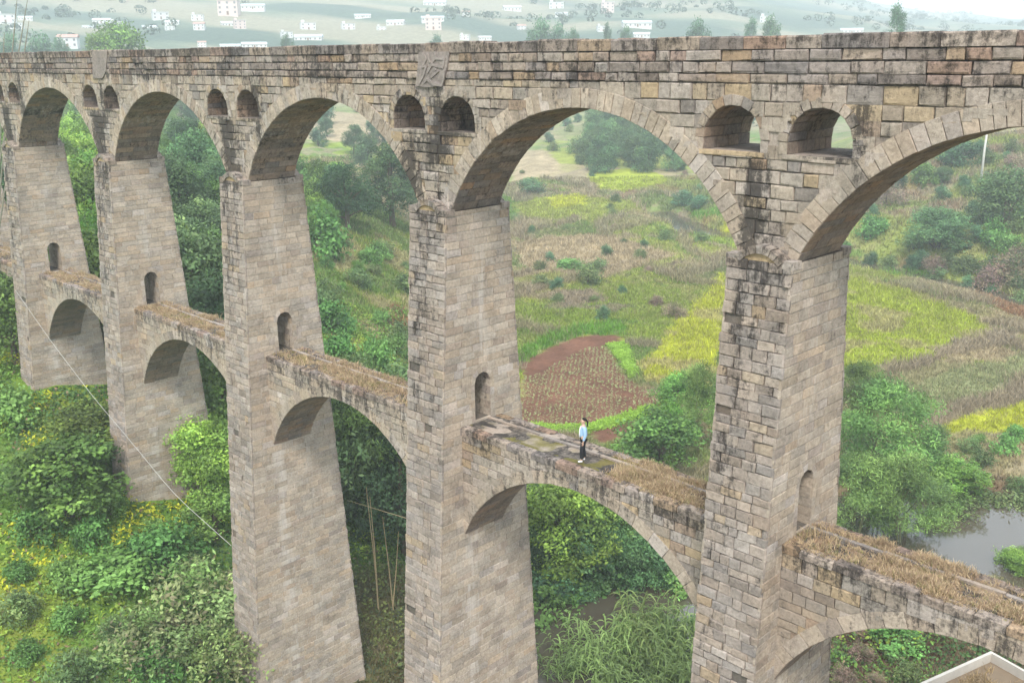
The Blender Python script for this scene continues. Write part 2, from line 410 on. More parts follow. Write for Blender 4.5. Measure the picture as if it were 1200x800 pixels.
# ---- piers
def pier_y(z): return .404+.0630*(-z)
def pier_x(z): return 1.01+.0052*(-z)
DOORZ, DOORW = -8.40, .42
ground_at = {}
for k in range(KMIN, KMAX+1):
    random.seed(100+k)
    cx = PX(k); zb = min(tz(cx, -2.5), tz(cx, 5), tz(cx+1, 1.2), tz(cx-1, 1.2))-1.2; ground_at[k] = zb
    mb = MB(); yc = T/2
    M_ = (.12, .105, .09); 
    def slab(z0, z1, ya0=None, yb0=None, c=M_):
        I = .045
        def ring(z):
            hx = pier_x(z)-I; a = -pier_y(z)+I if ya0 is None else ya0; b = T+pier_y(z)-I if yb0 is None else yb0
            return [(cx-hx, a, z), (cx+hx, a, z), (cx+hx, b, z), (cx-hx, b, z)]
        mb.hexa(ring(z0)+ring(z1), c, .1)
        def ring2(z):
            hx = pier_x(z)-.022; a = -pier_y(z)+.07 if ya0 is None else ya0; b = T+pier_y(z)-.07 if yb0 is None else yb0
            return [(cx-hx, a, z), (cx+hx, a, z), (cx+hx, b, z), (cx-hx, b, z)]
        mb.hexa(ring2(z0+.001)+ring2(z1-.001), (.56, .52, .47), -.3)
    slab(zb, DOORZ)
    zs = DOORZ+1.54
    slab(DOORZ, zs, None, yc-DOORW-.03); slab(DOORZ, zs, yc+DOORW+.03, None)
    N = 8
    slab(zs, zs+.75, None, yc-DOORW-.03); slab(zs, zs+.75, yc+DOORW+.03, None)
    for i in range(N):
        a = yc-DOORW-.03+(2*DOORW+.06)*i/N; b = yc-DOORW-.03+(2*DOORW+.06)*(i+1)/N
        m = min(1, abs((a+b)/2-yc)/(DOORW+.03)); slab(zs+(DOORW+.03)*math.sqrt(1-m*m), zs+.75, a, b)
    slab(zs+.75, -.02)
    # pale mortar skin on the two faces along the bridge is given by the stones; front and back faces
    U = lambda t, v: (-1+2*t)*pier_x(v)
    Wd = lambda v: 2*pier_x(v)
    near = k in (3, 4, 5, 6)
    rr = rows_between(zb, 0, (.24, .37))
    hgt = lambda: None
    panel(mb, lambda u, v, h: (cx+u, -pier_y(v)-h, v), U, rr, Wd, PAL_PIER, None, (.0, .036), .022, .024, .09, (.30, .72), (0, 0), .018, .015)
    panel(mb, lambda u, v, h: (cx+u, T+pier_y(v)+h, v), U, rr, Wd, PAL_PIER, None, (.0, .035), .03, .022, .15, (.45, .9), (0, 0), .012)
    U2 = lambda t, v: -pier_y(v)+t*(T+2*pier_y(v)); W2 = lambda v: T+2*pier_y(v)
    def dmask(y, z, yc=yc, zs=zs):
        if z < DOORZ or z > zs+DOORW+.2: return True
        if z < zs: return abs(y-yc) > DOORW+.1
        return math.hypot(y-yc, z-zs) > DOORW+.1
    for sg in (1, -1):
        panel(mb, lambda u, v, h, sg=sg: (cx+sg*(pier_x(v)+h), u, v), U2, rows_between(zb, 0, (.25, .33)), W2, PAL_SIDE, dmask, (-.004, .018), .026, .012, -.03, (.45, .95), (0, 0), .004)
        # door surround and lining
        for q in range(5):
            z0 = DOORZ+q*1.54/5; z1 = DOORZ+(q+1)*1.54/5
            for sy in (-1, 1):
                a = yc+sy*DOORW; b = yc+sy*(DOORW+.22)
                block(mb, lambda u, v, h, sg=sg: (cx+sg*(pier_x(v)+h), u, v), lambda t, v, a=a, b=b: a+(b-a)*t if a < b else b+(a-b)*t, 0, 1, z0, z1, .016, .012, .008, pick(PAL_SIDE), -.1, .003)
        Pd = lambda u, v, h, sg=sg: (cx+sg*(pier_x(zs)+h), yc+v*math.sin(u/DOORW), zs+v*math.cos(u/DOORW))
        panel(mb, Pd, lambda t, v: DOORW*math.pi*(t-.5), [(DOORW, DOORW+.22)], lambda v: DOORW*math.pi, PAL_SIDE, None, (.012, .02), .01, .008, -.1, (.2, .26), (1, 1), .003)
    hx = pier_x(zs)
    for sy in (-1, 1):
        panel(mb, lambda u, v, h, sy=sy: (u, yc+sy*(DOORW-h+.01), v), lambda t, v: cx-hx+2*hx*t, rows_between(DOORZ, zs, (.28, .34)), lambda v: 2*hx, PAL_SIDE, None, (0, .01), .012, .006, .1, (.4, .8), (1, 1), .003)
    panel(mb, lambda u, v, h: (u, yc+(DOORW-h+.01)*math.sin(v/DOORW), zs+(DOORW-h+.01)*math.cos(v/DOORW)), lambda t, v: cx-hx+2*hx*t, rows_between(-DOORW*1.57, DOORW*1.57, (.18, .24)), lambda v: 2*hx, PAL_SIDE, None, (0, .01), .01, .006, .15, (.4, .8), (1, 1), .003)
    po = mb.build('pier', STONE, aq, stain_pier_front(k))
    # ledge with its arched head in front of the spandrel
    for sg, y0 in ((-1, 0.0), (1, T)):
        cb = MB(); ye = y0+sg*.43
        cb.box(cx-1.06, cx-.70, min(y0, ye), max(y0, ye), -.14, .10, pick(PAL_PIER), .45)
        cb.box(cx+.70, cx+1.06, min(y0, ye), max(y0, ye), -.14, .08, pick(PAL_PIER), .45)
        R2 = .98
        n = 7; a0 = -math.asin(.76/R2); cz2 = .40-R2
        for i in range(n):
            A = a0+(-2*a0)*i/n+.012; B = a0+(-2*a0)*(i+1)/n-.012
            rr0, rr1 = R2-.20, R2+random.uniform(-.01, .02)
            pp = []
            for rad in (rr0, rr1):
                for (an, yy) in ((A, y0-sg*.0), (B, y0-sg*.0), (B, ye+sg*.03), (A, ye+sg*.03)):
                    pp.append((cx+rad*math.sin(an), yy, cz2+rad*math.cos(an)))
            if sg < 0: pp = [pp[j] for j in (3, 2, 1, 0, 7, 6, 5, 4)]
            cb.hexa(pp, pick(PAL_PIER), .55)
        # infill under the arched head
        pp = []
        cb.hexa([(cx-.72, min(y0, y0+sg*.39), -.05), (cx+.72, min(y0, y0+sg*.39), -.05), (cx+.72, max(y0, y0+sg*.39), -.05), (cx-.72, max(y0, y0+sg*.39), -.05),
                 (cx-.50, min(y0, y0+sg*.39), .22), (cx+.50, min(y0, y0+sg*.39), .22), (cx+.50, max(y0, y0+sg*.39), .22), (cx-.50, max(y0, y0+sg*.39), .22)], (.40, .30, .18), .1)
        cb.build('pier_cap', STONE, po)

# ---- upper wall core, arches, spandrels, openings
RISE = 3.88; VT = .62
bays = [(k, PX(k), PX(k+1)) for k in range(KMIN-1, KMAX)]+[(KMAX, PX(KMAX), PX(KMAX+1))]
ARCH = {k: arch_of(a, b, 0, RISE, HW) for k, a, b in bays}
SA, SR, SZ, SILL = 1.33, .92, 3.20, 2.87
def ext(x, add):                                  # lower edge of the wall at x
    for k, a, b in bays:
        if a <= x <= b:
            c, cz, R, hs = ARCH[k]
            r2 = (R+add)**2-(x-c)**2
            if r2 <= 0: return 0.0
            return max(0.0, cz+math.sqrt(r2))
    return 0.0
XA, XB = PX(KMIN)-L/2, PX(KMAX)+L/2
core = MB(); YI = .05; MC = (.15, .13, .115)
xs = set(np.round(np.arange(XA, XB+.01, .25), 3))
holes = []
for k in range(KMIN, KMAX+1):
    for s in (-1, 1):
        c = PX(k)+s*SA; r = SR+.04; holes.append((c, r))
        xs.update(np.round(np.linspace(c-r, c+r, 13), 3))
for k, a, b in bays:
    for s in (-1, 1):
        xs.add(round((a+b)/2+s*ARCH[k][3], 3))
xs = sorted(x for x in xs if XA <= x <= XB)
def wall_hex(xa, xb, za0, za1, zb0, zb1):
    core.hexa([(xa, YI, za0), (xb, YI, zb0), (xb, T-YI, zb0), (xa, T-YI, za0), (xa, YI, za1), (xb, YI, zb1), (xb, T-YI, zb1), (xa, T-YI, za1)], MC, .25)
for xa, xb in zip(xs[:-1], xs[1:]):
    if xb-xa < .002: continue
    m = (xa+xb)/2; la, lb = ext(xa, .03), ext(xb, .03)
    hole = next((h for h in holes if abs(m-h[0]) < h[1]), None)
    if hole is None: wall_hex(xa, xb, la, 4.9, lb, 4.9)
    else:
        c, r = hole
        ta = SZ+math.sqrt(max(0, r*r-(xa-c)**2)); tb = SZ+math.sqrt(max(0, r*r-(xb-c)**2))
        wall_hex(xa, xb, la, SILL-.03, lb, SILL-.03); wall_hex(xa, xb, ta, 4.9, tb, 4.9)
core.box(XA, XB, YI, .5, 4.9, ZTOP-.06, MC, .3); core.box(XA, XB, T-.5, T-YI, 4.9, ZTOP-.06, MC, .3)
core.box(XA, XB, .503, T-.503, 4.9, 5.02, (.3, .27, .24), .3)
core.build('wall_core', STONE, aq, stain_wall)
def spmask(k):
    cx = PX(k)
    def f(x, z):
        for kk in (k-1, k):
            if kk not in ARCH: continue
            c, cz, R, hs = ARCH[kk]
            if math.hypot(x-c, z-cz) < R+.32: return False
        for s in (-1, 1):
            c = cx+s*SA
            if z < SILL-.06: continue
            if z < SZ and abs(x-c) < SR+.12: return False
            if z >= SZ and math.hypot(x-c, z-SZ) < SR+.14: return False
        return True
    return f
for k in range(KMIN, KMAX+1):
    random.seed(300+k)
    a, b = PX(k)-L/2, PX(k)+L/2; mk = spmask(k)
    rr = rows_between(0, 4.70, (.28, .42)); rr2 = rows_between(0, 4.7, (.35, .5))
    for sg, y in ((1, T), (-1, 0.0)):
        mb = MB()
        panel(mb, lambda u, v, h, sg=sg, y=y: (u, y+sg*h, v), lambda t, v: a+t*(b-a), rr if sg < 0 else rr2, lambda v: b-a, PAL_FRONT, mk, (.0, .05), .028, .030, .13, (.38, 1.0), (1, 1), .016, .015)
        sp = mb.build('spandrel_wall', STONE, aq, stain_wall)
    for s in (-1, 1):
        c = PX(k)+s*SA; rb = MB()
        for sg, y in ((-1, 0.0), (1, T)):
            arc_panel(rb, c, SZ, SR, -math.pi/2, math.pi/2, y, sg, .30, PAL_FRONT, (.22, .32), .25, (.02, .05))
            for sx in (-1, 1):
                x0, x1 = c+sx*SR, c+sx*(SR+.25); x0, x1 = min(x0, x1), max(x0, x1)
                block(rb, lambda u, v, h, sg=sg, y=y: (u, y+sg*h, v), lambda t, v: x0+(x1-x0)*t, 0, 1, SILL, SZ, .03, .015, .012, pick(PAL_FRONT), .25)
            block(rb, lambda u, v, h, sg=sg, y=y: (u, y+sg*h, v), lambda t, v: c-SR-.14+(2*SR+.28)*t, 0, 1, SILL-.14, SILL+.01, .045, .01, .02, pick(PAL_FRONT), .3)
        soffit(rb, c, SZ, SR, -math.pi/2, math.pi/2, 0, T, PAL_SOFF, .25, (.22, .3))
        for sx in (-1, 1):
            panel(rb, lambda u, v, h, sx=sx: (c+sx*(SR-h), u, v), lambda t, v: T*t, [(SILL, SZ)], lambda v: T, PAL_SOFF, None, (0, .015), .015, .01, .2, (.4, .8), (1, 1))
        rb.box(c-SR, c+SR, .02, T-.02, SILL-.035, SILL, (.26, .22, .19), .25)
        rb.build('spandrel_arch', STONE, sp, stain_wall)
for k, a, b in bays:
    random.seed(500+k)
    if k < KMIN or k >= KMAX: continue
    c, cz, R, hs = ARCH[k]; th = math.asin(hs/R); mb = MB()
    for sg, y in ((-1, 0.0), (1, T)):
        arc_panel(mb, c, cz, R, -th, th, y, sg, VT, PAL_SIDE if sg < 0 else PAL_FRONT, (.27, .40), .12, (.025, .05))
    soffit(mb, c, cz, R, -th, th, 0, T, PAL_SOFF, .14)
    mb.build('main_arch', STONE, aq, stain_wall)
# ---- parapet: courses of long stones and a coping, one part per bay
PROWS = [(4.70, 4.97), (4.97, 5.28), (5.28, 5.59)]
for k in range(KMIN, KMAX+1):
    random.seed(700+k)
    a, b = PX(k)-L/2, PX(k)+L/2
    for sg, y in ((-1, 0.0), (1, T)):
        mb = MB()
        panel(mb, lambda u, v, h, sg=sg, y=y: (u, y+sg*h, v), lambda t, v: a+t*(b-a), PROWS, lambda v: b-a, PAL_TOP, None, (.005, .07), .035, .034, .10, (.45, 1.3), (1, 1), .018, .015)
        pp = mb.build('parapet', STONE, aq, stain_wall)
        y0, y1 = (-.07, .56) if sg < 0 else (T-.56, T+.07)
        cb = MB(); x = a
        while x < b-.05:
            n = min(x+random.uniform(.8, 1.9), b); n = b if b-n < .4 else n
            j = random.uniform(-.02, .02); zt = ZTOP+random.uniform(-.035, .025); col = pick(PAL_TOP)
            V = []
            for z, ins in ((5.60, .01), (zt-.04, .0), (zt, .035)):
                for (xx, yy) in ((x+.004+ins, y0+j+ins), (n-.004-ins, y0+j+ins), (n-.004-ins, y1-ins), (x+.004+ins, y1-ins)):
                    V.append((xx, yy+random.uniform(-.008, .008), z+random.uniform(-.008, .008)))
            cb.add(V, BOXF, col, .22)
            x = n
        cb.build('coping', STONE, pp, stain_wall)

# ---- carved plaques on the parapet (a weathered relief character over the fourth pier in view)
def plaque(pts, strokes, name):
    mb = MB(); W = [at_y(px, py, -.07) for px, py in pts]; n = len(W)
    fr = [(p[0], -.082, p[2]) for p in W]; bk = [(p[0], -.0, p[2]) for p in W]
    mb.add(fr+bk, [tuple(range(n))]+[((i+1) % n, i, n+i, n+(i+1) % n) for i in range(n)], (.255, .22, .20), .08)
    o = mb.build(name, STONE, aq)
    if strokes:
        sb = MB()
        for s in strokes:
            P = [at_y(470+a/10, 40+b/10, -.13) for a, b in s[1:]]; w = s[0]
            for p, q in zip(P[:-1], P[1:]):
                d = np.array([q[0]-p[0], q[2]-p[2]]); ln = np.linalg.norm(d); d = d/ln; nn = np.array([-d[1], d[0]])*w/2; e = d*w*.35
                c4 = [(p[0]-e[0]-nn[0], p[2]-e[1]-nn[1]), (q[0]+e[0]-nn[0], q[2]+e[1]-nn[1]), (q[0]+e[0]+nn[0], q[2]+e[1]+nn[1]), (p[0]-e[0]+nn[0], p[2]-e[1]+nn[1])]
                yo = -.115-random.uniform(0, .006)
                sb.hexa([(a, -.07, b) for a, b in c4]+[(a*.97+.03*(p[0]+q[0])/2, yo, b*.97+.03*(p[2]+q[2])/2) for a, b in c4], (.275, .24, .22), .0)
        sb.build('carved_character', STONE, o)
plaque([(491, 61), (527, 60.5), (523, 82), (518, 101), (500, 102.5), (487, 100.5), (489, 84)],
       [(.09, (385, 215), (400, 262), (372, 318)), (.09, (380, 285), (500, 290)), (.09, (500, 290), (480, 395)), (.08, (345, 360), (420, 378), (470, 388)),
        (.10, (355, 350), (300, 450)), (.09, (250, 230), (285, 300), (240, 385), (290, 372)), (.09, (290, 372), (262, 470), (205, 585)), (.08, (380, 405), (395, 425)),
        (.09, (430, 430), (345, 505)), (.11, (262, 560), (300, 530), (370, 585), (462, 600)), (.09, (500, 420), (488, 520), (468, 598)), (.07, (300, 235), (330, 330))], 'plaque')
plaque([(108, 60), (126, 59.5), (124, 84), (120, 92), (109, 92)], None, 'plaque')

# ---- lower walkway arches
WT = -8.40; WY0, WY1 = .03, 2.19; WR = 3.78
walk_surfaces = []
for k in range(KMIN, KMAX):
    random.seed(900+k)
    a, b = PX(k)+1.05, PX(k+1)-1.05; c = (a+b)/2
    hs = 5.93; R = (hs*hs+WR*WR)/(2*WR); cz = WT-.85-R; th = math.asin(hs/R)
    wk = MB()
    xs_ = np.linspace(a, b, 49)
    low = lambda x: (cz+math.sqrt((R+.03)**2-(x-c)**2)) if abs(x-c) < hs else WT-.85-WR
    for xa, xb in zip(xs_[:-1], xs_[1:]):
        za, zb_ = low(xa), low(xb); I = .05
        wk.hexa([(xa, WY0+I, za), (xb, WY0+I, zb_), (xb, WY1-I, zb_), (xa, WY1-I, za), (xa, WY0+I, WT-.03), (xb, WY0+I, WT-.03), (xb, WY1-I, WT-.03), (xa, WY1-I, WT-.03)], (.16, .14, .12), .2)
    def m2(x, z, c=c, cz=cz, R=R): return math.hypot(x-c, z-cz) > R+.26
    rr = rows_between(WT-.85-WR+.25, WT-.26, (.28, .38))
    for sg, y in ((-1, WY0), (1, WY1)):
        panel(wk, lambda u, v, h, sg=sg, y=y: (u, y+sg*h, v), lambda t, v: a+t*(b-a), rr, lambda v: b-a, PAL_FRONT if k >= 4 else PAL_SIDE, m2, (.0, .03), .026, .018, .12, (.4, .95), (1, 1), .01)
    w = wk.build('walkway', STONE, aq, stain_walk)
    ab = MB()
    for sg, y in ((-1, WY0), (1, WY1)):
        arc_panel(ab, c, cz, R, -th, th, y, sg, .50, PAL_SIDE, (.35, .8), .22, (.02, .04))
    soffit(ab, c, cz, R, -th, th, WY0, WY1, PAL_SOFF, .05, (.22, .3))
    ab.build('walkway_arch', STONE, w, stain_walk)
    for sg, y in ((-1, WY0), (1, WY1)):
        cb = MB(); x = a
        while x < b-.05:
            n = min(x+random.uniform(.5, 1.1), b); n = b if b-n < .3 else n
            ya = y+sg*random.uniform(.02, .05); yb = y-sg*random.uniform(.32, .38); zt = WT+random.uniform(-.015, .02)
            V = []
            for z, ins in ((WT-.26, .0), (zt-.04, .0), (zt, .04)):
                for (xx, yy) in ((x+.008+ins, min(ya, yb)+ins), (n-.008-ins, min(ya, yb)+ins), (n-.008-ins, max(ya, yb)-ins), (x+.008+ins, max(ya, yb)-ins)):
                    V.append((xx, yy+random.uniform(-.012, .012), z+random.uniform(-.012, .012)))
            cb.add(V, BOXF, pick(PAL_TOP), .12)
            x = n
        cb.build('edge_stones', STONE, w, stain_walk)
    db = MB()
    nx, ny = 80, 12; gx, gy = np.meshgrid(np.linspace(a, b, nx), np.linspace(WY0+.30, WY1-.30, ny), indexing='ij'); mo = fbm(gx*.55+k*5, gy*.9, 4); m3 = fbm(gx*2.1, gy*2.1+k, 3)
    dc = np.array([.31, .265, .225])*(.8+.4*m3[..., None])*np.ones((nx, ny, 3)); soilc = np.array([.25, .19, .13]); moss = np.array([.13, .115, .035])
    wgt = (sstep(.48, .60, mo+.12*sstep(.9, .4, gy)))[..., None]; dc = dc*(1-wgt)+moss*(.6+.8*m3[..., None])*wgt
    if k != 4: wgt = sstep(.35, .5, 1-mo)[..., None]; dc = dc*(1-wgt)+soilc*wgt
    gz = WT-.03+.05*(m3-.5)
    for i_ in range(nx-1):
        for j_ in range(ny-1):
            q = [(i_, j_), (i_+1, j_), (i_+1, j_+1), (i_, j_+1)]; db.v.extend([(gx[c_], gy[c_], gz[c_]) for c_ in q]); db.c.extend([tuple(dc[c_]) for c_ in q]); db.s.extend([-.28]*4); nb_ = len(db.v); db.f.append((nb_-4, nb_-3, nb_-2, nb_-1))
    x = a
    while x < b-.1:
        n = min(x+random.uniform(.9, 1.8), b); db.box(x+.01, n-.01, 1.45+random.uniform(-.01, .01), 1.58, WT-.05, WT+.035+random.uniform(-.01, .015), pick(PAL_PIER), .3); x = n
    db.build('deck', STONE, w)

# ------------------------------------------------------------------ ground painting (soil, crops, weeds as they grow; far hills paled in place of haze)
def poly(pts): return np.array([at(*p) for p in pts])
def inside(x, y, P):
    r = np.zeros(x.shape, bool); j = len(P)-1
    for i in range(len(P)):
        a, b = P[i], P[j]
        c = ((a[1] > y) != (b[1] > y)) & (x < (b[0]-a[0])*(y-a[1])/(b[1]-a[1]+1e-12)+a[0]); r ^= c; j = i
    return r
def wob(x, y): return x+(fbm(x*.3, y*.3, 3)-.5)*3.0, y+(fbm(x*.3+40, y*.3+9, 3)-.5)*3.0
C = dict(rice=(.33, .39, .045), rice2=(.41, .44, .04), olive=(.28, .32, .07), weed=(.15, .215, .06), lush=(.11, .22, .03), dry=(.37, .30, .19), greybrown=(.29, .24, .165),
         rust=(.27, .15, .075), soil=(.17, .082, .052), earth=(.12, .07, .045), dark=(.025, .035, .015), yellow=(.34, .34, .03), forest=(.03, .05, .02), bright=(.13, .28, .03), pale=(.25, .27, .13))
ZONES = [   # (pixel outline on the ground, colour, plant kind)
    ([(848, 318), (800, 372), (770, 405), (742, 446), (775, 452), (835, 452), (850, 400)], 'rice2', 'rice'),
    ([(985, 325), (1060, 338), (1140, 372), (1165, 395), (1110, 418), (1040, 432), (985, 430)], 'rice', 'rice'),
    ([(1075, 452), (1130, 430), (1210, 415), (1220, 440), (1150, 462), (1085, 490)], 'pale', 'weed'),
    ([(1095, 508), (1150, 484), (1230, 462), (1230, 500), (1150, 508)], 'rice2', 'rice'),
    ([(985, 308), (1060, 322), (1130, 345), (1220, 385), (1220, 362), (1120, 338), (1040, 318), (985, 302)], 'rust', 'dry'),
    ([(1070, 440), (1100, 420), (1190, 400), (1190, 386), (1130, 400), (1060, 430)], 'greybrown', 'tall'),
    ([(1075, 496), (1150, 466), (1230, 445), (1230, 462), (1150, 482), (1095, 506)], 'greybrown', 'tall'),
    ([(600, 414), (650, 392), (715, 375), (738, 392), (690, 392), (650, 402), (608, 428)], 'bright', 'lush'),
    ([(608, 428), (650, 402), (690, 392), (726, 392), (735, 402), (690, 408), (640, 432), (612, 442)], 'soil', None),
    ([(612, 442), (640, 432), (690, 406), (712, 406), (733, 440), (778, 470), (750, 492), (690, 510), (600, 505)], 'soil', 'crop'),
    ([(712, 403), (735, 400), (748, 438), (740, 444)], 'bright', 'lettuce'),
    ([(778, 470), (750, 492), (690, 510), (705, 522), (790, 490)], 'soil', None),
    ([(985, 745), (1060, 730), (1100, 742), (1080, 800), (985, 800)], 'earth', 'weed'),
    ([(600, 240), (690, 232), (760, 250), (700, 262), (610, 258)], 'olive', 'weed'),
    ([(690, 200), (760, 196), (790, 215), (730, 226), (700, 220)], 'rice', 'weed'),
    ([(640, 232), (680, 228), (690, 240), (650, 246)], 'rice2', 'weed'),
    ([(640, 178), (700, 172), (820, 188), (840, 200), (700, 196), (640, 190)], 'olive', 'weed'),
    ([(600, 288), (700, 275), (800, 300), (700, 330), (620, 320)], 'dry', 'dry'),
    ([(640, 345), (690, 340), (712, 356), (660, 362)], 'greybrown', 'dry'),
    ([(600, 178), (640, 176), (660, 200), (600, 215)], 'dry', 'dry'),
    ([(810, 248), (850, 240), (856, 252), (820, 258)], 'bright', 'lush'),
    ([(845, 262), (872, 258), (872, 276), (840, 278)], 'rice2', 'lush'),
    ([(1035, 316), (1080, 318), (1090, 326), (1045, 324)], 'bright', 'lush'),
    ([(360, 130), (470, 140), (450, 172), (350, 165)], 'dry', 'dry'),
    ([(455, 370), (480, 360), (482, 395), (450, 392)], 'rust', 'dry'),
]
ZP = [(poly(p), c, k) for p, c, k in ZONES]
KINDS = [None, 'rice', 'weed', 'dry', 'tall', 'lush', 'crop', 'lettuce', 'under', 'none']
def ground_paint(x, y):
    x = np.asarray(x, float); y = np.asarray(y, float)
    n1 = fbm(x*.045+3, y*.075, 4); n2 = fbm(x*.16+8, y*.2, 3); n3 = fbm(x*.02, y*.045+20, 3)
    col = np.zeros(x.shape+(3,)); kind = np.full(x.shape, KINDS.index('weed'))
    def put(m, c, w=1.0): col[m] = col[m]*(1-w)+np.array(C[c])*w
    col[:] = C['weed']
    t = n1+.35*(n2-.5)
    put(t > .50, 'olive', .8); put(t > .60, 'dry', .75); put((t > .43) & (t < .47), 'greybrown', .7); put((n3 > .60), 'dry', .6); put((n3 < .40), 'lush', .55); put(n2 > .68, 'greybrown', .6)
    kind[t > .58] = KINDS.index('dry')
    tt = 10*fbm(x*.011, y*.022, 2); ti = np.floor(tt).astype(int); fr = tt-ti
    pi_ = (ti*7+np.floor(x/34+ti*.37).astype(int)*13) % 9
    wgt = .62
    for q_, cc_ in ((0, 'olive'), (1, 'weed'), (2, 'dry'), (3, 'olive'), (4, 'lush'), (5, 'rice'), (6, 'greybrown'), (7, 'weed'), (8, 'dry')): put((pi_ == q_) & (n2 < .62), cc_, wgt*(.7 if cc_ == 'rice' else 1))
    ed = (fr < .13) | (np.abs((x/34+ti*.37) % 1-.02) < .03); put(ed, 'greybrown', .75); kind[ed] = KINDS.index('tall')
    put((fr > .13) & (fr < .20), 'lush', .5)
    # left hillside and banks: undergrowth
    toe = 50-np.where(y > 0, .95*y, 0.0); left = (x < toe+3) & (y < 80)
    put(left, 'lush', .8); kind[left] = KINDS.index('under')
    m = left & (y > 30) & (x > -45); put(m, 'weed', .5); put(m & (n2 > .52), 'olive', .6); put(m & (n2 > .6), 'dry', .6); kind[m] = KINDS.index('weed')
    sh = left & (y < 26); put(sh & (n2 > .57), 'yellow', .35)
    put(left & (y > 3) & (x < -48), 'forest', .5)
    m = (x > toe+1) & (y < 34); put(m, 'earth', .7); kind[m] = KINDS.index('under')
    sb = stream_beyond(x, y); m = (sb > 2) & (x > -70)
    put(m & (n2 > .5), 'greybrown', .7); put(m & (n2 <= .5), 'weed', .6); put(m & (n1 > .6), 'olive', .6); put(m & (n2 > .66), 'rust', .4)
    m = (poly_dist(x, y, STREAM) < 3.5) | (np.hypot((x+22)/12, (y-139)/7.5) < 1); put(m, 'earth', .8); kind[m] = 0
    m = (x > 36) & (x < 50) & (y > 3) & (y < 30); put(m, 'earth', .75); put(m & (n2 > .5), 'weed', .4)
    wx, wy = wob(x, y); q = fbm(x*.5, y*.5, 3)[..., None]
    for P, c, kd in ZP:
        m = inside(wx if kd not in ('crop', 'lettuce', None) else x, wy if kd not in ('crop', 'lettuce', None) else y, P)
        col[m] = np.array(C[c])*(.72+.56*q[m])
        if kd == 'rice': mm = m & (n2 > .57); col[mm] = col[mm]*.4+np.array(C['dry'])*.6
        kind[m] = KINDS.index(kd) if kd else 0
    w = poly_dist(x, y, RIVER); m = (w < 8.5); put(m, 'earth', .8); kind[w < 6] = 0
    r = np.hypot(x-84, y+24); far = sstep(260, 480, r)[..., None]
    f1 = fbm(x*.012, y*.02, 4)[..., None]; fc = np.where(f1 > .58, np.array([.27, .26, .19]), np.where(f1 > .49, np.array([.15, .19, .14]), np.array([.095, .135, .11])))  # far hill tones lightened, painting in haze the air volume lacks
    col = col*(1-far)+fc*far
    return col, kind
def build_ground():
    xs = np.concatenate([-130-np.geomspace(1.5, 2700, 75)[::-1], np.arange(-130, 130, 1.0), 130+np.geomspace(1.5, 800, 30)])
    ys = np.concatenate([-45-np.geomspace(1.5, 370, 18)[::-1], np.arange(-45, 180, 1.0), 180+np.geomspace(1.5, 2500, 80)])
    X, Y = np.meshgrid(xs, ys, indexing='ij'); Z = terrain(X, Y); n, m = X.shape
    col, _ = ground_paint(X, Y)
    idx = np.arange(n*m).reshape(n, m); F = np.stack([idx[:-1, :-1], idx[1:, :-1], idx[1:, 1:], idx[:-1, 1:]], -1).reshape(-1, 4)
    o = link('ground', np_mesh('ground', np.stack([X, Y, Z], -1).reshape(-1, 3), F, GROUND, col.reshape(-1, 3), None, True)); tag(o, kind='structure')
build_ground()
def ribbon(name, path, z, hw, extra=None):
    mb = MB(); n = len(path)
    L_, R_ = [], []
    for i, p in enumerate(path):
        a = Vector(path[max(i-1, 0)]); b = Vector(path[min(i+1, n-1)]); t = (b-a).normalized(); nn = Vector((-t.y, t.x)); w = hw if not hasattr(hw, '__len__') else hw[i]
        L_.append(Vector(p)+nn*w); R_.append(Vector(p)-nn*w)
    vs_ = [(v.x, v.y, z) for v in L_]+[(v.x, v.y, z) for v in R_]
    mb.add(vs_, [(n+i, n+i+1, i+1, i) for i in range(n-1)])
    return tag(mb.build(name, WATER), kind='structure')
ribbon('river', RIVER, RIVZ, [16, 18, 15, 13, 11, 10, 9, 9, 9, 9, 9])
ribbon('stream', STREAM, STRZ, [5.5, 5.5, 5.5, 5.5, 6, 11, 11, 6])

# ------------------------------------------------------------------ plants
def rand_dirs(n, rng, up=0.0):
    v = rng.normal(size=(n, 3)); v[:, 2] += up; return v/np.linalg.norm(v, axis=1)[:, None]
def leaf_quads(P, Nn, size, aspect, rng, droop=.3):
    """pointed, folded leaves: P positions, Nn facing directions"""
    n = len(P); t = rand_dirs(n, rng); t = np.cross(Nn, t); t /= np.linalg.norm(t, axis=1)[:, None]+1e-9
    t[:, 2] -= droop; t /= np.linalg.norm(t, axis=1)[:, None]
    b = np.cross(Nn, t); b /= np.linalg.norm(b, axis=1)[:, None]+1e-9
    s = (size*rng.uniform(.6, 1.25, n))[:, None]; w = s*aspect*.5
    V = np.stack([P-t*s*.5, P+b*w-Nn*w*.35-t*s*.08, P+t*s*.5-Nn*s*.10, P-b*w-Nn*w*.35-t*s*.08], 1).reshape(-1, 3)
    F = np.arange(n*4).reshape(n, 4)
    return V, F
FOL = 1.8
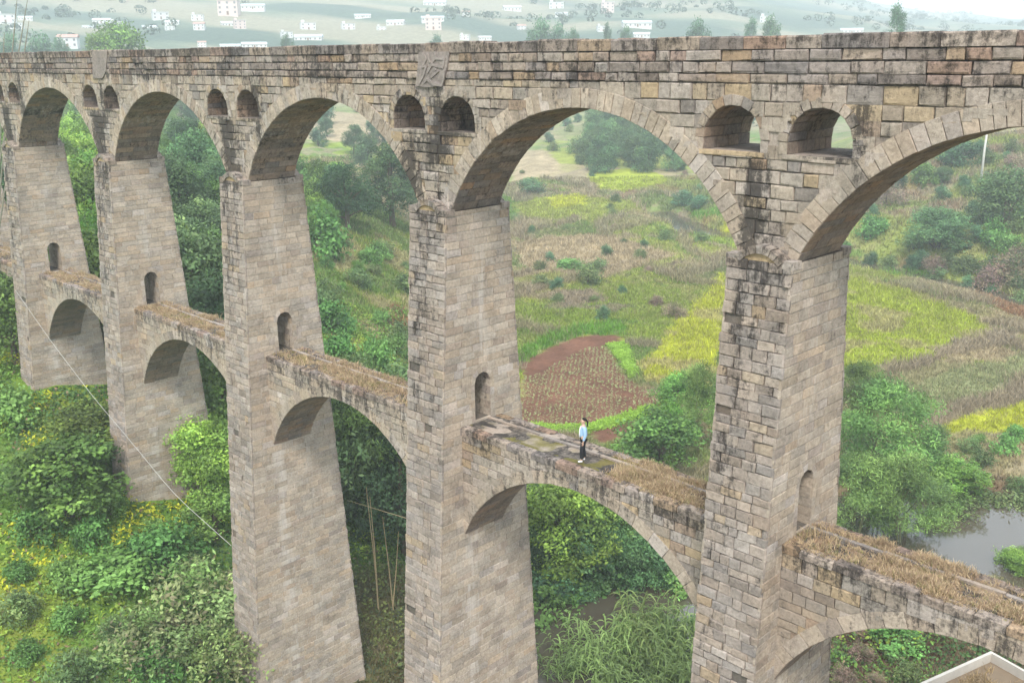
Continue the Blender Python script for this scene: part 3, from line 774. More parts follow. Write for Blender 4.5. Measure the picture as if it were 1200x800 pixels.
def crown_mesh(name, seed, blobs, nleaf, size, aspect, pal, droop=.3, shell=(.55, 1.05), up=.5):
    """blobs: (x,y,z,rx,rz) lumps of foliage; each lump has its own tint, with gaps between"""
    rng = np.random.default_rng(seed); blobs = np.array(blobs); vol = (blobs[:, 3]**2*blobs[:, 4])**.66; cnt = (vol/vol.sum()*nleaf).astype(int)
    Vs, Fs, Cs = [], [], []; base = 0; pal = np.array(pal)
    for bl, n in zip(blobs, cnt):
        if n < 3: continue
        # twig tips inside the lump carry little sprays of leaves
        m = max(3, n//9); d = rand_dirs(m, rng, .15); rr = rng.uniform(shell[0], shell[1], m)[:, None]*(1+.28*(rng.random((m, 1))-.5))
        tip = bl[:3]+d*rr*np.array([bl[3], bl[3], bl[4]])
        idx = rng.integers(0, m, n); sp = rng.normal(size=(n, 3))*size*.75
        P = tip[idx]+sp; Nn = d[idx]*.8+rng.normal(size=(n, 3))*.5; Nn[:, 2] += up; Nn /= np.linalg.norm(Nn, axis=1)[:, None]
        V, F = leaf_quads(P, Nn, size, aspect, rng, droop)
        c = pal[rng.integers(0, len(pal))]*.55+pal[rng.integers(0, len(pal), m)][idx]*.45
        c = c*FOL*rng.uniform(.55, 1.45)*rng.uniform(.62, 1.4, n)[:, None]
        Vs.append(V); Fs.append(F+base); Cs.append(np.repeat(c, 4, axis=0)); base += len(V)
    return np_mesh(name, np.concatenate(Vs), np.concatenate(Fs), LEAF, np.concatenate(Cs))
def tree_proto(seed, H, W, kind):
    """returns (trunk mesh, crown mesh), base at the origin, built at true size"""
    rnd = random.Random(seed); blobs = []; tb = MB(); bc = (.11, .085, .06)
    PALS = dict(broad=[(.066, .13, .03), (.09, .165, .035), (.05, .10, .028), (.11, .19, .04)], dark=[(.032, .070, .028), (.042, .085, .03), (.025, .055, .024)],
                fresh=[(.09, .19, .035), (.12, .23, .04), (.07, .155, .035)], grey=[(.105, .185, .065), (.085, .165, .045), (.13, .20, .08), (.15, .15, .08)],
                brush=[(.07, .12, .045), (.10, .14, .05), (.055, .10, .035)], brown=[(.17, .12, .09), (.14, .10, .08), (.12, .12, .06)], bamboo=[(.08, .15, .04), (.115, .195, .05), (.055, .11, .034)],
                wood=[(.05, .105, .042), (.065, .13, .05), (.04, .085, .036), (.08, .14, .05)], bushy=[(.06, .145, .035), (.05, .12, .03), (.075, .17, .045)], teal=[(.045, .10, .05), (.055, .12, .06), (.04, .085, .045)])
    p = dict(broad=(26, .34, .62, .42), dark=(34, .26, .6, .3), fresh=(30, .24, .5, .35), grey=(34, .25, .5, .5), brush=(16, .22, .45, .3), brown=(16, .16, .4, .3), bamboo=(34, .30, .24, .6), bushy=(20, .36, .6, .5), teal=(22, .24, .5, .3), wood=(34, .36, .5, .3))[kind]
    nb = p[0]
    low = kind in ('wood', 'grey', 'brush', 'brown', 'bushy', 'teal')
    z0 = .12 if low else .30
    for i in range(nb):
        f = (i+.5)/nb; z = H*(z0+(1-z0)*f**.85*.93); prof = math.sin(math.pi*min(1, .18+.82*((z/H-z0)/(1-z0))**.8)*.96)**.6 if not low else math.sqrt(max(.05, 1-((z/H-.1)/.95)**2))
        a = rnd.uniform(0, 6.283); rad = W/2*prof*(rnd.uniform(.35, .85)); br = W*(rnd.uniform(.09, .19) if kind == 'bamboo' else rnd.uniform(.13, .24))
        blobs.append((rad*math.cos(a), rad*math.sin(a), z-br*.3, br, br*rnd.uniform(.55, .9)))
    blobs.append((0, 0, H*.93, W*.16, W*.13))
    # trunk and limbs
    if kind == 'bamboo':
        for i in range(9):
            a = rnd.uniform(0, 6.28); r = W*.12; b = rnd.choice(blobs)
            tb.tube([(r*math.cos(a)*.4, r*math.sin(a)*.4, -.4), (r*math.cos(a), r*math.sin(a), H*.4), (b[0]*.8, b[1]*.8, max(b[2], H*.5))], [.06, .05, .02], 6, (.14, .15, .07))
    elif low:
        for i in range(6):
            b = rnd.choice(blobs); tb.tube([(rnd.uniform(-.15, .15), rnd.uniform(-.15, .15), -.3), (b[0]*.4, b[1]*.4, b[2]*.55), (b[0], b[1], b[2])], [.06*H/3, .04*H/3, .015], 6, bc)
    else:
        R0 = .035*H; top = (rnd.uniform(-.3, .3), rnd.uniform(-.3, .3), H*.82)
        mid = (rnd.uniform(-.25, .25), rnd.uniform(-.25, .25), H*.42)
        tb.tube([(0, 0, -.6), (mid[0]*.3, mid[1]*.3, H*.12), mid, top], [R0*1.35, R0, R0*.7, R0*.18], 8, bc)
        for b in rnd.sample(blobs, min(12, len(blobs))):
            zz = max(H*.2, b[2]*.62); tb.tube([(mid[0]*zz/(H*.42)*.7, mid[1]*.6, zz), (b[0]*.5, b[1]*.5, (zz+b[2])/2+.1), (b[0], b[1], b[2])], [R0*.42, R0*.25, R0*.08], 6, bc)
    dens = dict(broad=120, dark=150, fresh=170, grey=95, brush=110, brown=120, bamboo=200, bushy=130, teal=120, wood=200)[kind]
    nleaf = int(min(17000, dens*W*H*.9/(p[1]*3)**2+500))
    cm = crown_mesh('crown', seed, blobs, nleaf, p[1], p[2], PALS[kind], p[3])
    tm = tb.build('trunk', BARK); me = tm.data; bpy.data.objects.remove(tm)
    return me, cm
PROTO = {}
def proto(kind, var, H, W):
    key = (kind, var)
    if key not in PROTO: PROTO[key] = (tree_proto(sum(map(ord, kind))*7+var*13, H, W, kind), H, W)
    return PROTO[key]
STD = dict(broad=(7.5, 6.5), dark=(10, 8.5), fresh=(7.0, 6.0), grey=(3.2, 5.2), brush=(1.7, 3.0), brown=(1.6, 3.2), bamboo=(9.5, 7.0), bushy=(3.0, 4.6), teal=(3.0, 3.8), wood=(8.5, 8.5))
def plant(kind, x, y, h, w=None, label=None, cat='tree', group=None, name=None, var=None, z=None):
    if var is None: var = random.randrange(3)
    (tm, cm), H0, W0 = proto(kind, var, *STD[kind])
    sz = h/H0; sw = (w or STD[kind][1]*sz)/W0
    z = tz(x, y) if z is None else z
    r = empty(name or {'bamboo': 'bamboo_clump'}.get(kind, 'tree' if cat == 'tree' else 'shrub'), (x, y, z-.05), random.uniform(0, 6.28), (sw, sw, sz))
    tag(r, label, cat, group)
    link('trunk' if kind != 'bamboo' else 'stems', tm, r); link('crown' if kind not in ('brush', 'brown', 'bushy', 'grey', 'teal') else 'foliage', cm, r)
    return r
random.seed(21)
def plant_px(kind, px, py, h, w=None, mid=.5, **k):
    x, y = at(px, py, h*mid); return plant(kind, x, y, h, w, **k)

# --- single plants one can tell apart; pixel = middle of the crown
SINGLES = [
 ('broad', 75, 560, 4.6, 7.5, 'glossy dark green broadleaf shrub beside the foot of the second tall pier from the left', 'shrub'),
 ('broad', 110, 505, 3.8, 6.0, 'broadleaf shrub climbing the slope between the two leftmost tall piers', 'shrub'),
 ('broad', 12, 375, 6.5, 5.5, 'dark leafy tree cut by the left picture edge, beside the leftmost pier', 'tree'),
 ('bushy', 15, 475, 2.2, 4.5, 'low dark shrub below the leafy tree at the left picture edge', 'shrub'),
 ('grey', 235, 700, 3.6, 7.0, 'large grey-green shrub with brownish leaf heads leaning on the third pier foot', 'shrub'),
 ('grey', 175, 745, 2.6, 6.0, 'grey-green shrub low in the corner, left of the largest grey-green one', 'shrub'),
 ('grey', 262, 765, 2.8, 5.5, 'grey-green shrub at the bottom picture edge touching the third pier', 'shrub'),
 ('bushy', 130, 665, 1.6, 5.5, 'bright fresh green low shrub in the middle of the left slope', 'shrub'),
 ('bushy', 190, 640, 2.2, 4.5, 'mid green shrub on the slope right under the white cable', 'shrub'),
 ('fresh', 238, 545, 6.0, 5.5, 'light feathery tree growing between the second and third piers below the walkway', 'tree'),
 ('broad', 250, 600, 3.4, 4.0, 'dark leafy shrub against the third pier where the cable ends', 'shrub'),
 ('dark', 458, 218, 13, 11, 'big dark green round tree behind the bridge, beside the middle pier', 'tree'),
 ('dark', 405, 232, 9.5, 9, 'dark green tree left of the biggest round tree', 'tree'),
 ('wood', 428, 178, 8, 8, 'bluish green tree top rising behind the dark round trees', 'tree'),
 ('bushy', 437, 415, 3.2, 3.6, 'small round bright green bush at the end of the third walkway arch', 'shrub'),
 ('bushy', 388, 372, 3.0, 4.5, 'rounded green bush beside the third pier above its walkway', 'shrub'),
 ('bushy', 375, 275, 5.0, 7, 'pale green leafy bush below the dark trees, touching the third pier', 'shrub'),
 ('bamboo', 425, 510, 11, 9, 'tall dark bamboo thicket seen under the third walkway arch', 'bamboo'),
 ('fresh', 468, 560, 6, 4, 'yellow-green young tree peeping out left of the middle pier under the walkway', 'tree'),
 ('fresh', 662, 620, 8.5, 8, 'bright light green tree filling the left of the arch below the standing woman', 'tree'),
 ('teal', 645, 690, 3.0, 5, 'dark bluish bush on the bank under the bright tree by the river', 'shrub'),
 ('bamboo', 735, 610, 7.5, 6, 'dark drooping bamboo right of the bright tree under the walkway arch', 'bamboo'),
 ('bushy', 715, 668, 3.0, 7, 'broad dark bush overhanging the shaded river bank', 'shrub'),
 ('fresh', 795, 468, 5.0, 5.5, 'light green tree whose top touches the pointed corner of the vegetable plot', 'tree'),
 ('broad', 775, 520, 5.5, 8, 'wide leafy tree just behind the dry grass right of the woman', 'tree'),
 ('bamboo', 822, 480, 8.5, 5, 'tall bamboo close to the left side of the second pier from the right edge', 'bamboo'),
 ('bamboo', 1040, 515, 10.5, 9.0, 'largest bamboo clump right of the nearest pier', 'bamboo'),
 ('bamboo', 1000, 590, 8.5, 7.0, 'bamboo clump hugging the right side of the nearest pier', 'bamboo'),
 ('bamboo', 1065, 595, 8.0, 8.0, 'drooping bamboo overhanging the bright river water', 'bamboo'),
 ('bamboo', 1010, 470, 7.5, 5.5, 'bamboo top behind the largest clump, nearest to the rice field', 'bamboo'),
 ('fresh', 1115, 560, 4.0, 6.0, 'light yellow-green bush on the river bank right of the bamboo', 'shrub'),
 ('fresh', 1195, 662, 2.6, 3.5, 'small bright green bush at the right picture edge beside the river', 'shrub'),
 ('bushy', 1050, 745, 1.4, 3.6, 'vivid green low bush seen through the lower right arch', 'shrub'),
 ('wood', 1100, 268, 6.5, 11, 'large blue-green bush midway up the hillside beyond the stream', 'shrub'),
 ('wood', 1180, 232, 9.5, 12, 'big green tree on the hillside right of the white utility pole', 'tree'),
 ('bushy', 1167, 274, 4.0, 5, 'darker bush just below the big hillside tree', 'shrub'),
 ('dark', 1106, 205, 3.2, 4, 'small dark bush on the hillside left of the white utility pole', 'shrub'),
 ('teal', 1125, 180, 5, 9, 'pale hazy bush near the top of the hillside left of the pole', 'shrub'),
 ('teal', 820, 236, 2.6, 5, 'small round blue-green bush at the edge of the far pond, right one of the two', 'shrub'),
 ('teal', 800, 232, 3.2, 6, 'blue-green bush left of the small round bush at the far pond', 'shrub'),
 ('teal', 622, 218, 3.5, 8, 'low hazy bush in the far fields beside the middle pier', 'shrub'),
 ('brush', 690, 322, 3.2, 4.5, 'spreading green shrub standing alone in the dry field behind the vegetable plot', 'shrub'),
 ('brush', 700, 312, 2.2, 4.0, 'tufted round shrub right of the lone spreading shrub in the dry field', 'shrub'),
 ('brush', 634, 330, 2.0, 3.6, 'dark tufted round bush close to the right of the middle pier', 'shrub'),
 ('bushy', 668, 310, 1.8, 5.0, 'low bright bush behind the lone spreading shrub in the field', 'shrub'),
]
for kd, px, py, h, w_, lb, ct in SINGLES:
    plant_px(kd, px, py, h, w_, label=lb, cat=ct)
for px, py, h, w_, lb in [(640, 712, 2.6, 5, 'low bush at the water beside the middle pier'), (672, 700, 2.2, 4.5, 'round bush on the muddy bank left of the water gleam'), (790, 690, 2.4, 4, 'bush at the water edge beneath the right half of the arch')]:
    plant_px('bushy', px, py, h, w_, label=lb, cat='shrub')
for px, py, h, w_, lb in [(1150, 588, 1.8, 5, 'grassy green bush hanging over the pond bank'), (1185, 592, 2.0, 5, 'bush on the pond bank at the right picture edge'), (1120, 600, 2.2, 5, 'yellow-green bush where the pond bank meets the bamboo')]:
    plant_px('brush', px, py, h, w_, label=lb, cat='shrub')
# --- dense wood on the hillside behind the left arches
def scatter_px(n, box, kinds, hr, label, cat, group, tries=60, mind=3.2, dist=(0, 1e9), name=None, mid=.6, ok=None):
    done = []; c = 0
    for _ in range(n*tries):
        if c >= n: break
        px = random.uniform(box[0], box[2]); py = random.uniform(box[1], box[3]); h = random.uniform(*hr)
        x, y = at(px, py, h*mid)
        if not (dist[0] < math.hypot(x-84, y+24) < dist[1]): continue
        if ok and not ok(x, y): continue
        if -2.5 < y < 5.0 and (abs((x+7) % 14-7) < 2.5 or y > -1): continue
        if any((x-a)**2+(y-b)**2 < mind*mind for a, b in done): continue
        done.append((x, y)); c += 1
        plant(random.choice(kinds), x, y, h, label=label, cat=cat, group=group, name=name)
    return c
behind = lambda x, y: y > 6
scatter_px(46, (180, 112, 275, 400), ['wood', 'dark', 'bamboo', 'broad', 'wood'], (7, 10.5), 'leafy tree of the dense wood seen between the second and third tall piers', 'tree', 'wood behind the second arch', mind=3.6, ok=behind, name='tree')
scatter_px(40, (66, 120, 128, 330), ['bamboo', 'fresh', 'broad'], (7, 11), 'feathery tree of the dense wood seen between the first and second tall piers', 'tree', 'wood behind the first arch', mind=3.6, ok=behind, name='tree')
scatter_px(9, (-10, 140, 20, 320), ['dark', 'broad'], (7, 9.5), 'dark tree in the wood at the left edge of the picture behind the first pier', 'tree', 'wood at the left edge', mind=3.5, ok=behind, name='tree')
scatter_px(10, (350, 200, 400, 265), ['broad', 'fresh', 'bushy'], (4, 6), 'mid green tree in the row left of the dark round trees, behind the third arch', 'tree', 'trees beside the third pier', mind=4, ok=behind, name='tree')
scatter_px(14, (385, 470, 478, 600), ['bamboo', 'wood', 'dark'], (7, 10), 'dark shaded tree of the thicket under the third walkway arch', 'tree', 'thicket under the third walkway arch', mind=2.6, ok=lambda x, y: y > at(447, 724)[1]+5, name='tree')
scatter_px(9, (236, 410, 266, 520), ['dark', 'broad'], (6, 8), 'dark tree showing through the second walkway arch', 'tree', 'trees behind the second walkway arch', mind=3, ok=behind, name='tree')
scatter_px(14, (620, 580, 780, 660), ['bamboo', 'wood', 'dark'], (3.8, 6), 'dark tree on the shaded bank seen through the arch under the woman', 'tree', 'trees on the shaded bank', mind=3.2, ok=behind, name='tree')
scatter_px(22, (372, 285, 480, 440), ['bushy', 'brush', 'brush', 'fresh'], (1.2, 2.6), 'low green bush on the weedy slope behind the third arch', 'shrub', 'bushes on the weedy slope', mind=3.4, ok=behind)
scatter_px(30, (20, 560, 250, 800), ['bushy', 'brush', 'bushy'], (.9, 1.8), 'low green bush in the undergrowth of the near left slope', 'shrub', 'bushes of the near left slope', mind=2.3, ok=lambda x, y: y < 5)
scatter_px(46, (985, 160, 1205, 335), ['teal', 'brush', 'brown', 'brown', 'bushy', 'teal'], (1.8, 4.2), 'hazy bush on the hillside beyond the stream', 'shrub', 'bushes on the far hillside', mind=4.2, ok=lambda x, y: stream_beyond(x, y) > 4)
scatter_px(18, (1010, 300, 1205, 350), ['brush', 'teal'], (1.8, 3.0), 'overhanging bush on the far bank right above the stream', 'shrub', 'bushes along the stream bank', mind=3.2, ok=lambda x, y: 2 < stream_beyond(x, y) < 10)
scatter_px(44, (690, 132, 805, 182), ['wood'], (5, 9), 'hazy tree of the dark knoll framed by the fourth arch', 'tree', 'trees on the far knoll', mind=5.5, name='tree')
scatter_px(14, (620, 130, 700, 172), ['teal', 'brush'], (2, 5), 'hazy bush left of the wooded knoll in the fourth arch', 'shrub', 'bushes beside the far knoll', mind=8)
scatter_px(34, (600, 190, 860, 370), ['brush', 'brown', 'teal', 'brush'], (.9, 2.0), 'small tufty bush scattered over the fallow fields behind the bridge', 'shrub', 'tufty bushes of the fallow fields', mind=5, ok=lambda x, y: ground_paint(np.array([x]), np.array([y]))[1][0] in (2, 3))
scatter_px(14, (1080, 500, 1200, 580), ['brush', 'brush', 'bushy'], (.9, 1.9), 'tangled bush on the right river bank below the rice terraces', 'shrub', 'bushes on the right river bank', mind=2.6, ok=behind)
scatter_px(12, (370, 118, 470, 160), ['teal', 'dark'], (4, 8), 'small hazy tree in the far tan fields through the third arch', 'tree', 'far trees through the third arch', mind=12, name='tree')
scatter_px(10, (985, 735, 1090, 800), ['brush', 'brown'], (.6, 1.2), 'reddish scrubby bush on bare earth under the lower right arch', 'shrub', 'scrub under the lower right arch', mind=1.8, ok=behind)

# --- giant reeds by the river
def reed_mesh(seed, H):
    rng = np.random.default_rng(seed); V, F, Cc = [], [], []; b = 0
    for s in range(38):
        ax, ay = rng.normal(size=2)*1.1; lean = rng.normal(size=2)*.13; h = H*rng.uniform(.55, 1.05); n = 6
        col = np.array([.20, .31, .095])*rng.uniform(.7, 1.3)
        pts = [np.array([ax+lean[0]*h*(i/n)**1.6, ay+lean[1]*h*(i/n)**1.6, h*i/n]) for i in range(n+1)]
        for i in range(n):      # stem: a thin three-sided cane
            for a in range(3):
                o1 = np.array([math.cos(a*2.09), math.sin(a*2.09), 0])*.022; o2 = np.array([math.cos((a+1)*2.09), math.sin((a+1)*2.09), 0])*.022
                V += [pts[i]+o1, pts[i]+o2, pts[i+1]+o2*.8, pts[i+1]+o1*.8]; F.append((b, b+1, b+2, b+3)); b += 4; Cc += [col*1.1]*4
        for j in range(17):
            f = .22+.78*j/17; p = np.array([ax+lean[0]*h*f**1.6, ay+lean[1]*h*f**1.6, h*f]); a = j*2.6+rng.uniform(-.5, .5); d = np.array([math.cos(a), math.sin(a), 0])
            ln = rng.uniform(.65, 1.05); w = .095; q0 = p; side = np.array([-d[1], d[0], 0]); lc = col*rng.uniform(.8, 1.35)
            for i in range(4):
                t0, t1 = i/4, (i+1)/4
                g = lambda t: p+d*ln*t*.85+np.array([0, 0, ln*(.75*t-1.15*t*t)])
                w0, w1 = w*(1-t0**2)*(.6+t0), w*(1-t1**2)*(.6+t1)
                V += [g(t0)-side*w0*.5, g(t0)+side*w0*.5, g(t1)+side*w1*.5, g(t1)-side*w1*.5]; F.append((b, b+1, b+2, b+3)); b += 4; Cc += [lc]*4
    return np_mesh('reed', V, F, LEAF, np.array(Cc))
REEDS = [reed_mesh(i, 4.2) for i in range(3)]
REED_L = ['leftmost clump of giant reeds on the river bank', 'giant reed clump in front of the water gleam', 'tallest giant reed clump in the middle of the river bank', 'giant reed clump nearest to the right pier', 'low reed clump at the bottom picture edge', 'reed clump behind, at the water line', 'broad reed clump leaning over its neighbours', 'reed clump with drooping tips beside the second pier from the right']
for i, (px, py, h) in enumerate([(668, 775, .85), (705, 755, 1.15), (748, 740, 1.3), (795, 755, 1.1), (728, 790, 1.0), (775, 738, 1.2), (762, 785, 1.1), (805, 785, 1.0)]):
    x, y = at(px, py, 2.0*h)
    o = tag(link('giant_reed', REEDS[i % 3]), REED_L[i], 'reeds', 'giant reeds on the river bank'); o.location = (x, y, tz(x, y)-.1); o.scale = (h*1.0, h*1.0, h*.9); o.rotation_euler = (0, 0, i*1.3)
for i, (px, py) in enumerate([(790, 778), (750, 770), (812, 740)]):
    plant_px('bushy', px, py, 1.6, 2.6, label=['dark broad-leaved bush among the reeds at the bottom', 'round-leaved bush between two reed clumps', 'leafy bush at the right end of the reeds'][i], cat='shrub')
# --- bare bamboo canes under the third walkway arch
for i, (p0, p1) in enumerate([((447, 722), (429, 570)), ((440, 715), (432, 600)), ((452, 712), (461, 625)), ((436, 700), (424, 585)), ((449, 720), (436, 610)), ((480, 618), (392, 592))]):
    x, y = at(*((447, 724) if i < 5 else (450, 700))); x += (i % 3-1)*.35; y += .3*(i % 2); d = math.hypot(x-CAM[0], y-CAM[1])
    def hit(p):
        v = ray(*p); t = d/math.hypot(v[0], v[1]); return CAM+v*t
    a, b = hit(p0), hit(p1); mb = MB()
    a = a+np.array([(i % 3-1)*.2, .2*i, 0]); b = b+np.array([0, .2*i, 0])
    mb.tube([a, a*.5+b*.5+np.array([.05, 0, 0]), b], [.038, .032, .015] if i < 5 else [.022, .018, .01], 6, (.36, .28, .16))
    tag(mb.build('bamboo_cane', BARK), ['tallest bare bamboo cane in front of the dark thicket', 'bare cane close behind the tallest one', 'short bare cane leaning right', 'leftmost bare upright cane', 'thin bare cane rising between the others', 'bare branch lying across the canes'][i], 'bamboo cane', 'bare canes under the third walkway arch')

# ------------------------------------------------------------------ fine ground cover (uncountable)
def sample_region(n, x0, x1, y0, y1, rng):
    return rng.uniform(x0, x1, n), rng.uniform(y0, y1, n)
def in_view(x, y, z, pad=60):
    q = np.stack([x-CAM[0], y-CAM[1], z-CAM[2]], 1); D = q@_d; px = 600+FPX*(q@_r)/D; py = 400-FPX*(q@_u)/D
    return (D > 5) & (px > -pad) & (px < 1200+pad) & (py > 60) & (py < 800+pad)
def blades(x, y, z, h, w, col, rng, nb=5, spread=.25, lean=.5):
    n = len(x)*nb; X = np.repeat(np.stack([x, y, z], 1), nb, 0); H = np.repeat(h, nb)*rng.uniform(.6, 1.15, n); Wd = np.repeat(w, nb)*rng.uniform(.7, 1.3, n)
    X[:, :2] += rng.normal(size=(n, 2))*np.repeat(h, nb)[:, None]*spread; X[:, 2] -= .05
    a = rng.uniform(0, 6.283, n); s = np.stack([np.cos(a), np.sin(a), np.zeros(n)], 1)*Wd[:, None]*.5
    l = rng.normal(size=(n, 3))*lean*H[:, None]; l[:, 2] = 0
    up = np.zeros((n, 3)); up[:, 2] = H
    mid = X+up*.6+l*.35; tip = X+up+l
    V = np.stack([X-s, X+s, mid+s*.8, mid-s*.8, mid-s*.8, mid+s*.8, tip+s*.12, tip-s*.12], 1).reshape(-1, 3)
    F = np.arange(n*8).reshape(-1, 4); c = np.repeat(col, nb, 0)*rng.uniform(.65, 1.35, n)[:, None]; c = np.repeat(c, 8, 0)
    return V, F, c
def make_cover():
    rng = np.random.default_rng(3)
    # fields and fallow land behind the bridge, density falling with distance
    xs, ys = [], []
    for n, R0, R1 in ((60000, 45, 95), (90000, 95, 160), (60000, 160, 260)):
        a = np.radians(rng.uniform(16, 76, n)); r = np.sqrt(rng.uniform(R0*R0, R1*R1, n)); xs.append(84-r*np.sin(a)); ys.append(-24+r*np.cos(a))
    x = np.concatenate(xs); y = np.concatenate(ys); m = y > 5; x, y = x[m], y[m]
    z = terrain(x, y); m = in_view(x, y, z) & (z > RIVZ+.15); x, y, z = x[m], y[m], z[m]
    col, kind = ground_paint(x, y); r = np.hypot(x-84, y+24)
    hk = np.array([0, .5, .42, .45, .9, .7, 0, 0, .45, 0])[kind]; m = hk > 0; x, y, z, r, col, hk, kind = [q[m] for q in (x, y, z, r, col, hk, kind)]
    hk = hk*(.5+fbm(x*.2, y*.2, 2))*rng.uniform(.7, 1.2, len(x)); w = .035*np.clip(r/70, 1, 4)
    tint = col*rng.uniform(.75, 1.35, (len(x), 1)); dryb = rng.random(len(x)) < .18; tint[dryb] = tint[dryb]*.5+np.array([.32, .26, .16])*.5
    V, F, c = blades(x, y, z, hk*np.clip(r/110, .8, 1.5), w*1.4, tint, rng, 6, .45, .45)
    o = link('field_grass', np_mesh('field_grass', V, F, GRASS, c)); tag(o, 'weeds, rice and dry grass covering the fields behind the aqueduct', 'grass', kind='stuff')
    # undergrowth of the slopes near the bridge
    n = 330000; x = rng.uniform(-5, 75, n); y = rng.uniform(-22, 62, n); z = terrain(x, y)
    toe = 50-np.where(y > 0, .95*y, 0.0)
    m = ((x < toe+8) | (y < 34)) & in_view(x, y, z) & (z > RIVZ+.2)
    m &= ~((np.abs((x+7) % 14-7) < 1.25) & (y > -2.6) & (y < 5.1)); x, y, z = x[m], y[m], z[m]
    hum = fbm(x*.22+2, y*.22, 3); hh = .15+1.1*sstep(.38, .7, hum)
    P = np.stack([x, y, z+hh*rng.uniform(.15, 1, len(x))], 1)
    N_ = rng.normal(size=P.shape)*.55; N_[:, 2] += 1; N_ /= np.linalg.norm(N_, axis=1)[:, None]
    V, F = leaf_quads(P, N_, .27, .6, rng, .25)
    t = fbm(x*.13+7, y*.13+1, 3); t2 = fbm(x*.5, y*.5+9, 2)
    c = np.where(t[:, None] > .55, np.array([.165, .25, .035]), np.array([.095, .19, .035])); c = np.where(t[:, None] < .42, np.array([.05, .11, .03]), c)
    ylw = ((t2 > .52) & (x < 33) & (y < 8) & (rng.random(len(x)) < .75) & (fbm(x*.16+30, y*.16+3, 2) > .52)); c = np.where(ylw[:, None], np.array([.30, .33, .025]), c)
    c = np.where((rng.random(len(x)) < .06)[:, None], np.array([.16, .12, .07]), c)
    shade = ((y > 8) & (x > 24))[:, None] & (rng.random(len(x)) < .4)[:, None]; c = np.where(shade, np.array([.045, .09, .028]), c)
    brn = (x > 36) & (x < 49) & (y > 3.5) & (y < 30); c = np.where(brn[:, None], c*.35+np.array([.04, .035, .02]), c)
    c = c*1.6*rng.uniform(.55, 1.4, (len(x), 1))
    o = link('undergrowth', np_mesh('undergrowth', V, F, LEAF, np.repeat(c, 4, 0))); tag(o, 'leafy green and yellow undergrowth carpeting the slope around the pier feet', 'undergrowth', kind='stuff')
    # seedling rows in the vegetable plot
    P = next(p for p, c_, k in ZP if k == 'crop'); bx0, by0 = P.min(0); bx1, by1 = P.max(0); e = np.array([.78, .62]); e /= np.linalg.norm(e); f = np.array([-e[1], e[0]])
    A, B = np.meshgrid(np.arange(-60, 60, .48), np.arange(-60, 60, .36)); cx_, cy_ = (bx0+bx1)/2, (by0+by1)/2
    x = (cx_+A*e[0]+B*f[0]).ravel(); y = (cy_+A*e[1]+B*f[1]).ravel(); x += rng.normal(size=len(x))*.06; y += rng.normal(size=len(x))*.06
    m = inside(x, y, P) & (rng.random(len(x)) < .93); x, y = x[m], y[m]; z = terrain(x, y)
    V, F, c = blades(x, y, z, np.full(len(x), .16), np.full(len(x), .085), np.tile([.36, .42, .20], (len(x), 1)), rng, 6, .40, .8)
    o = link('seedlings', np_mesh('seedlings', V, F, GRASS, c)); tag(o, 'rows of small pale green seedlings planted in the reddish soil plot', 'seedlings', kind='stuff')
    P = next(p for p, c_, k in ZP if k == 'lettuce'); n = 2600; lo, hi = P.min(0), P.max(0); x = rng.uniform(lo[0], hi[0], n*3); y = rng.uniform(lo[1], hi[1], n*3); m = inside(x, y, P); x, y = x[m], y[m]
    # the front border of the plot as well
    E = [at(*p) for p in [(612, 500), (650, 503), (690, 502), (730, 492), (765, 478)]]; k = rng.integers(0, 4, 1500); t = rng.random(1500); E = np.array(E)
    q = E[k]*(1-t)[:, None]+E[k+1]*t[:, None]+rng.normal(size=(1500, 2))*.45; x = np.concatenate([x, q[:, 0]]); y = np.concatenate([y, q[:, 1]]); z = terrain(x, y)
    V, F, c = blades(x, y, z, np.full(len(x), .28), np.full(len(x), .16), np.tile([.30, .48, .07], (len(x), 1)), rng, 6, .4, .7)
    o = link('lettuces', np_mesh('lettuces', V, F, GRASS, c)); tag(o, 'bright green lettuces edging the vegetable plot', 'lettuces', kind='stuff')
    # dry grass on the walkways
    Vs, Fs, Cs = [], [], []; base = 0
    for k, n in ((0, 2500), (1, 4200), (2, 5200), (3, 5200), (4, 9000), (5, 15000), (6, 8000)):
        a, b = PX(k)+1.06, PX(k+1)-1.06
        x = rng.uniform(a, b, n); y = rng.uniform(WY0+.05, WY1-.03, n)
        cov = fbm(x*.7+k*9, y*1.1, 3)
        if k == 4: p = sstep(a+6.3, a+7.4, x+(cov-.5)*1.6)
        elif k == 3: p = .25+.5*(cov > .5)*sstep(a+1, a+3, x)
        else: p = .20+.65*sstep(.42, .54, cov)
        p = p*np.where(np.abs(y-1.5) < .14, .3, 1)
        m = rng.random(n) < p; x, y = x[m], y[m]
        h = .05+.34*fbm(x*1.3+4, y*1.8, 3)**1.6; h = h*np.where(y < WY0+.3, .6, 1); pal = np.array([(.46, .35, .22), (.40, .30, .20), (.53, .42, .27), (.35, .245, .165), (.27, .26, .11)]); c0 = pal[rng.choice(5, len(x), p=[.32, .25, .22, .13, .08])]
        V, F, c = blades(x, y, np.full(len(x), WT-.01), h, np.full(len(x), .022), c0, rng, 5, .25, .45)
        Vs.append(V); Fs.append(F+base); Cs.append(c); base += len(V)
    o = link('dry_grass', np_mesh('dry_grass', np.concatenate(Vs), np.concatenate(Fs), GRASS, np.concatenate(Cs))); tag(o, 'straw coloured dry grass growing on top of the lower walkways', 'dry grass', kind='stuff')
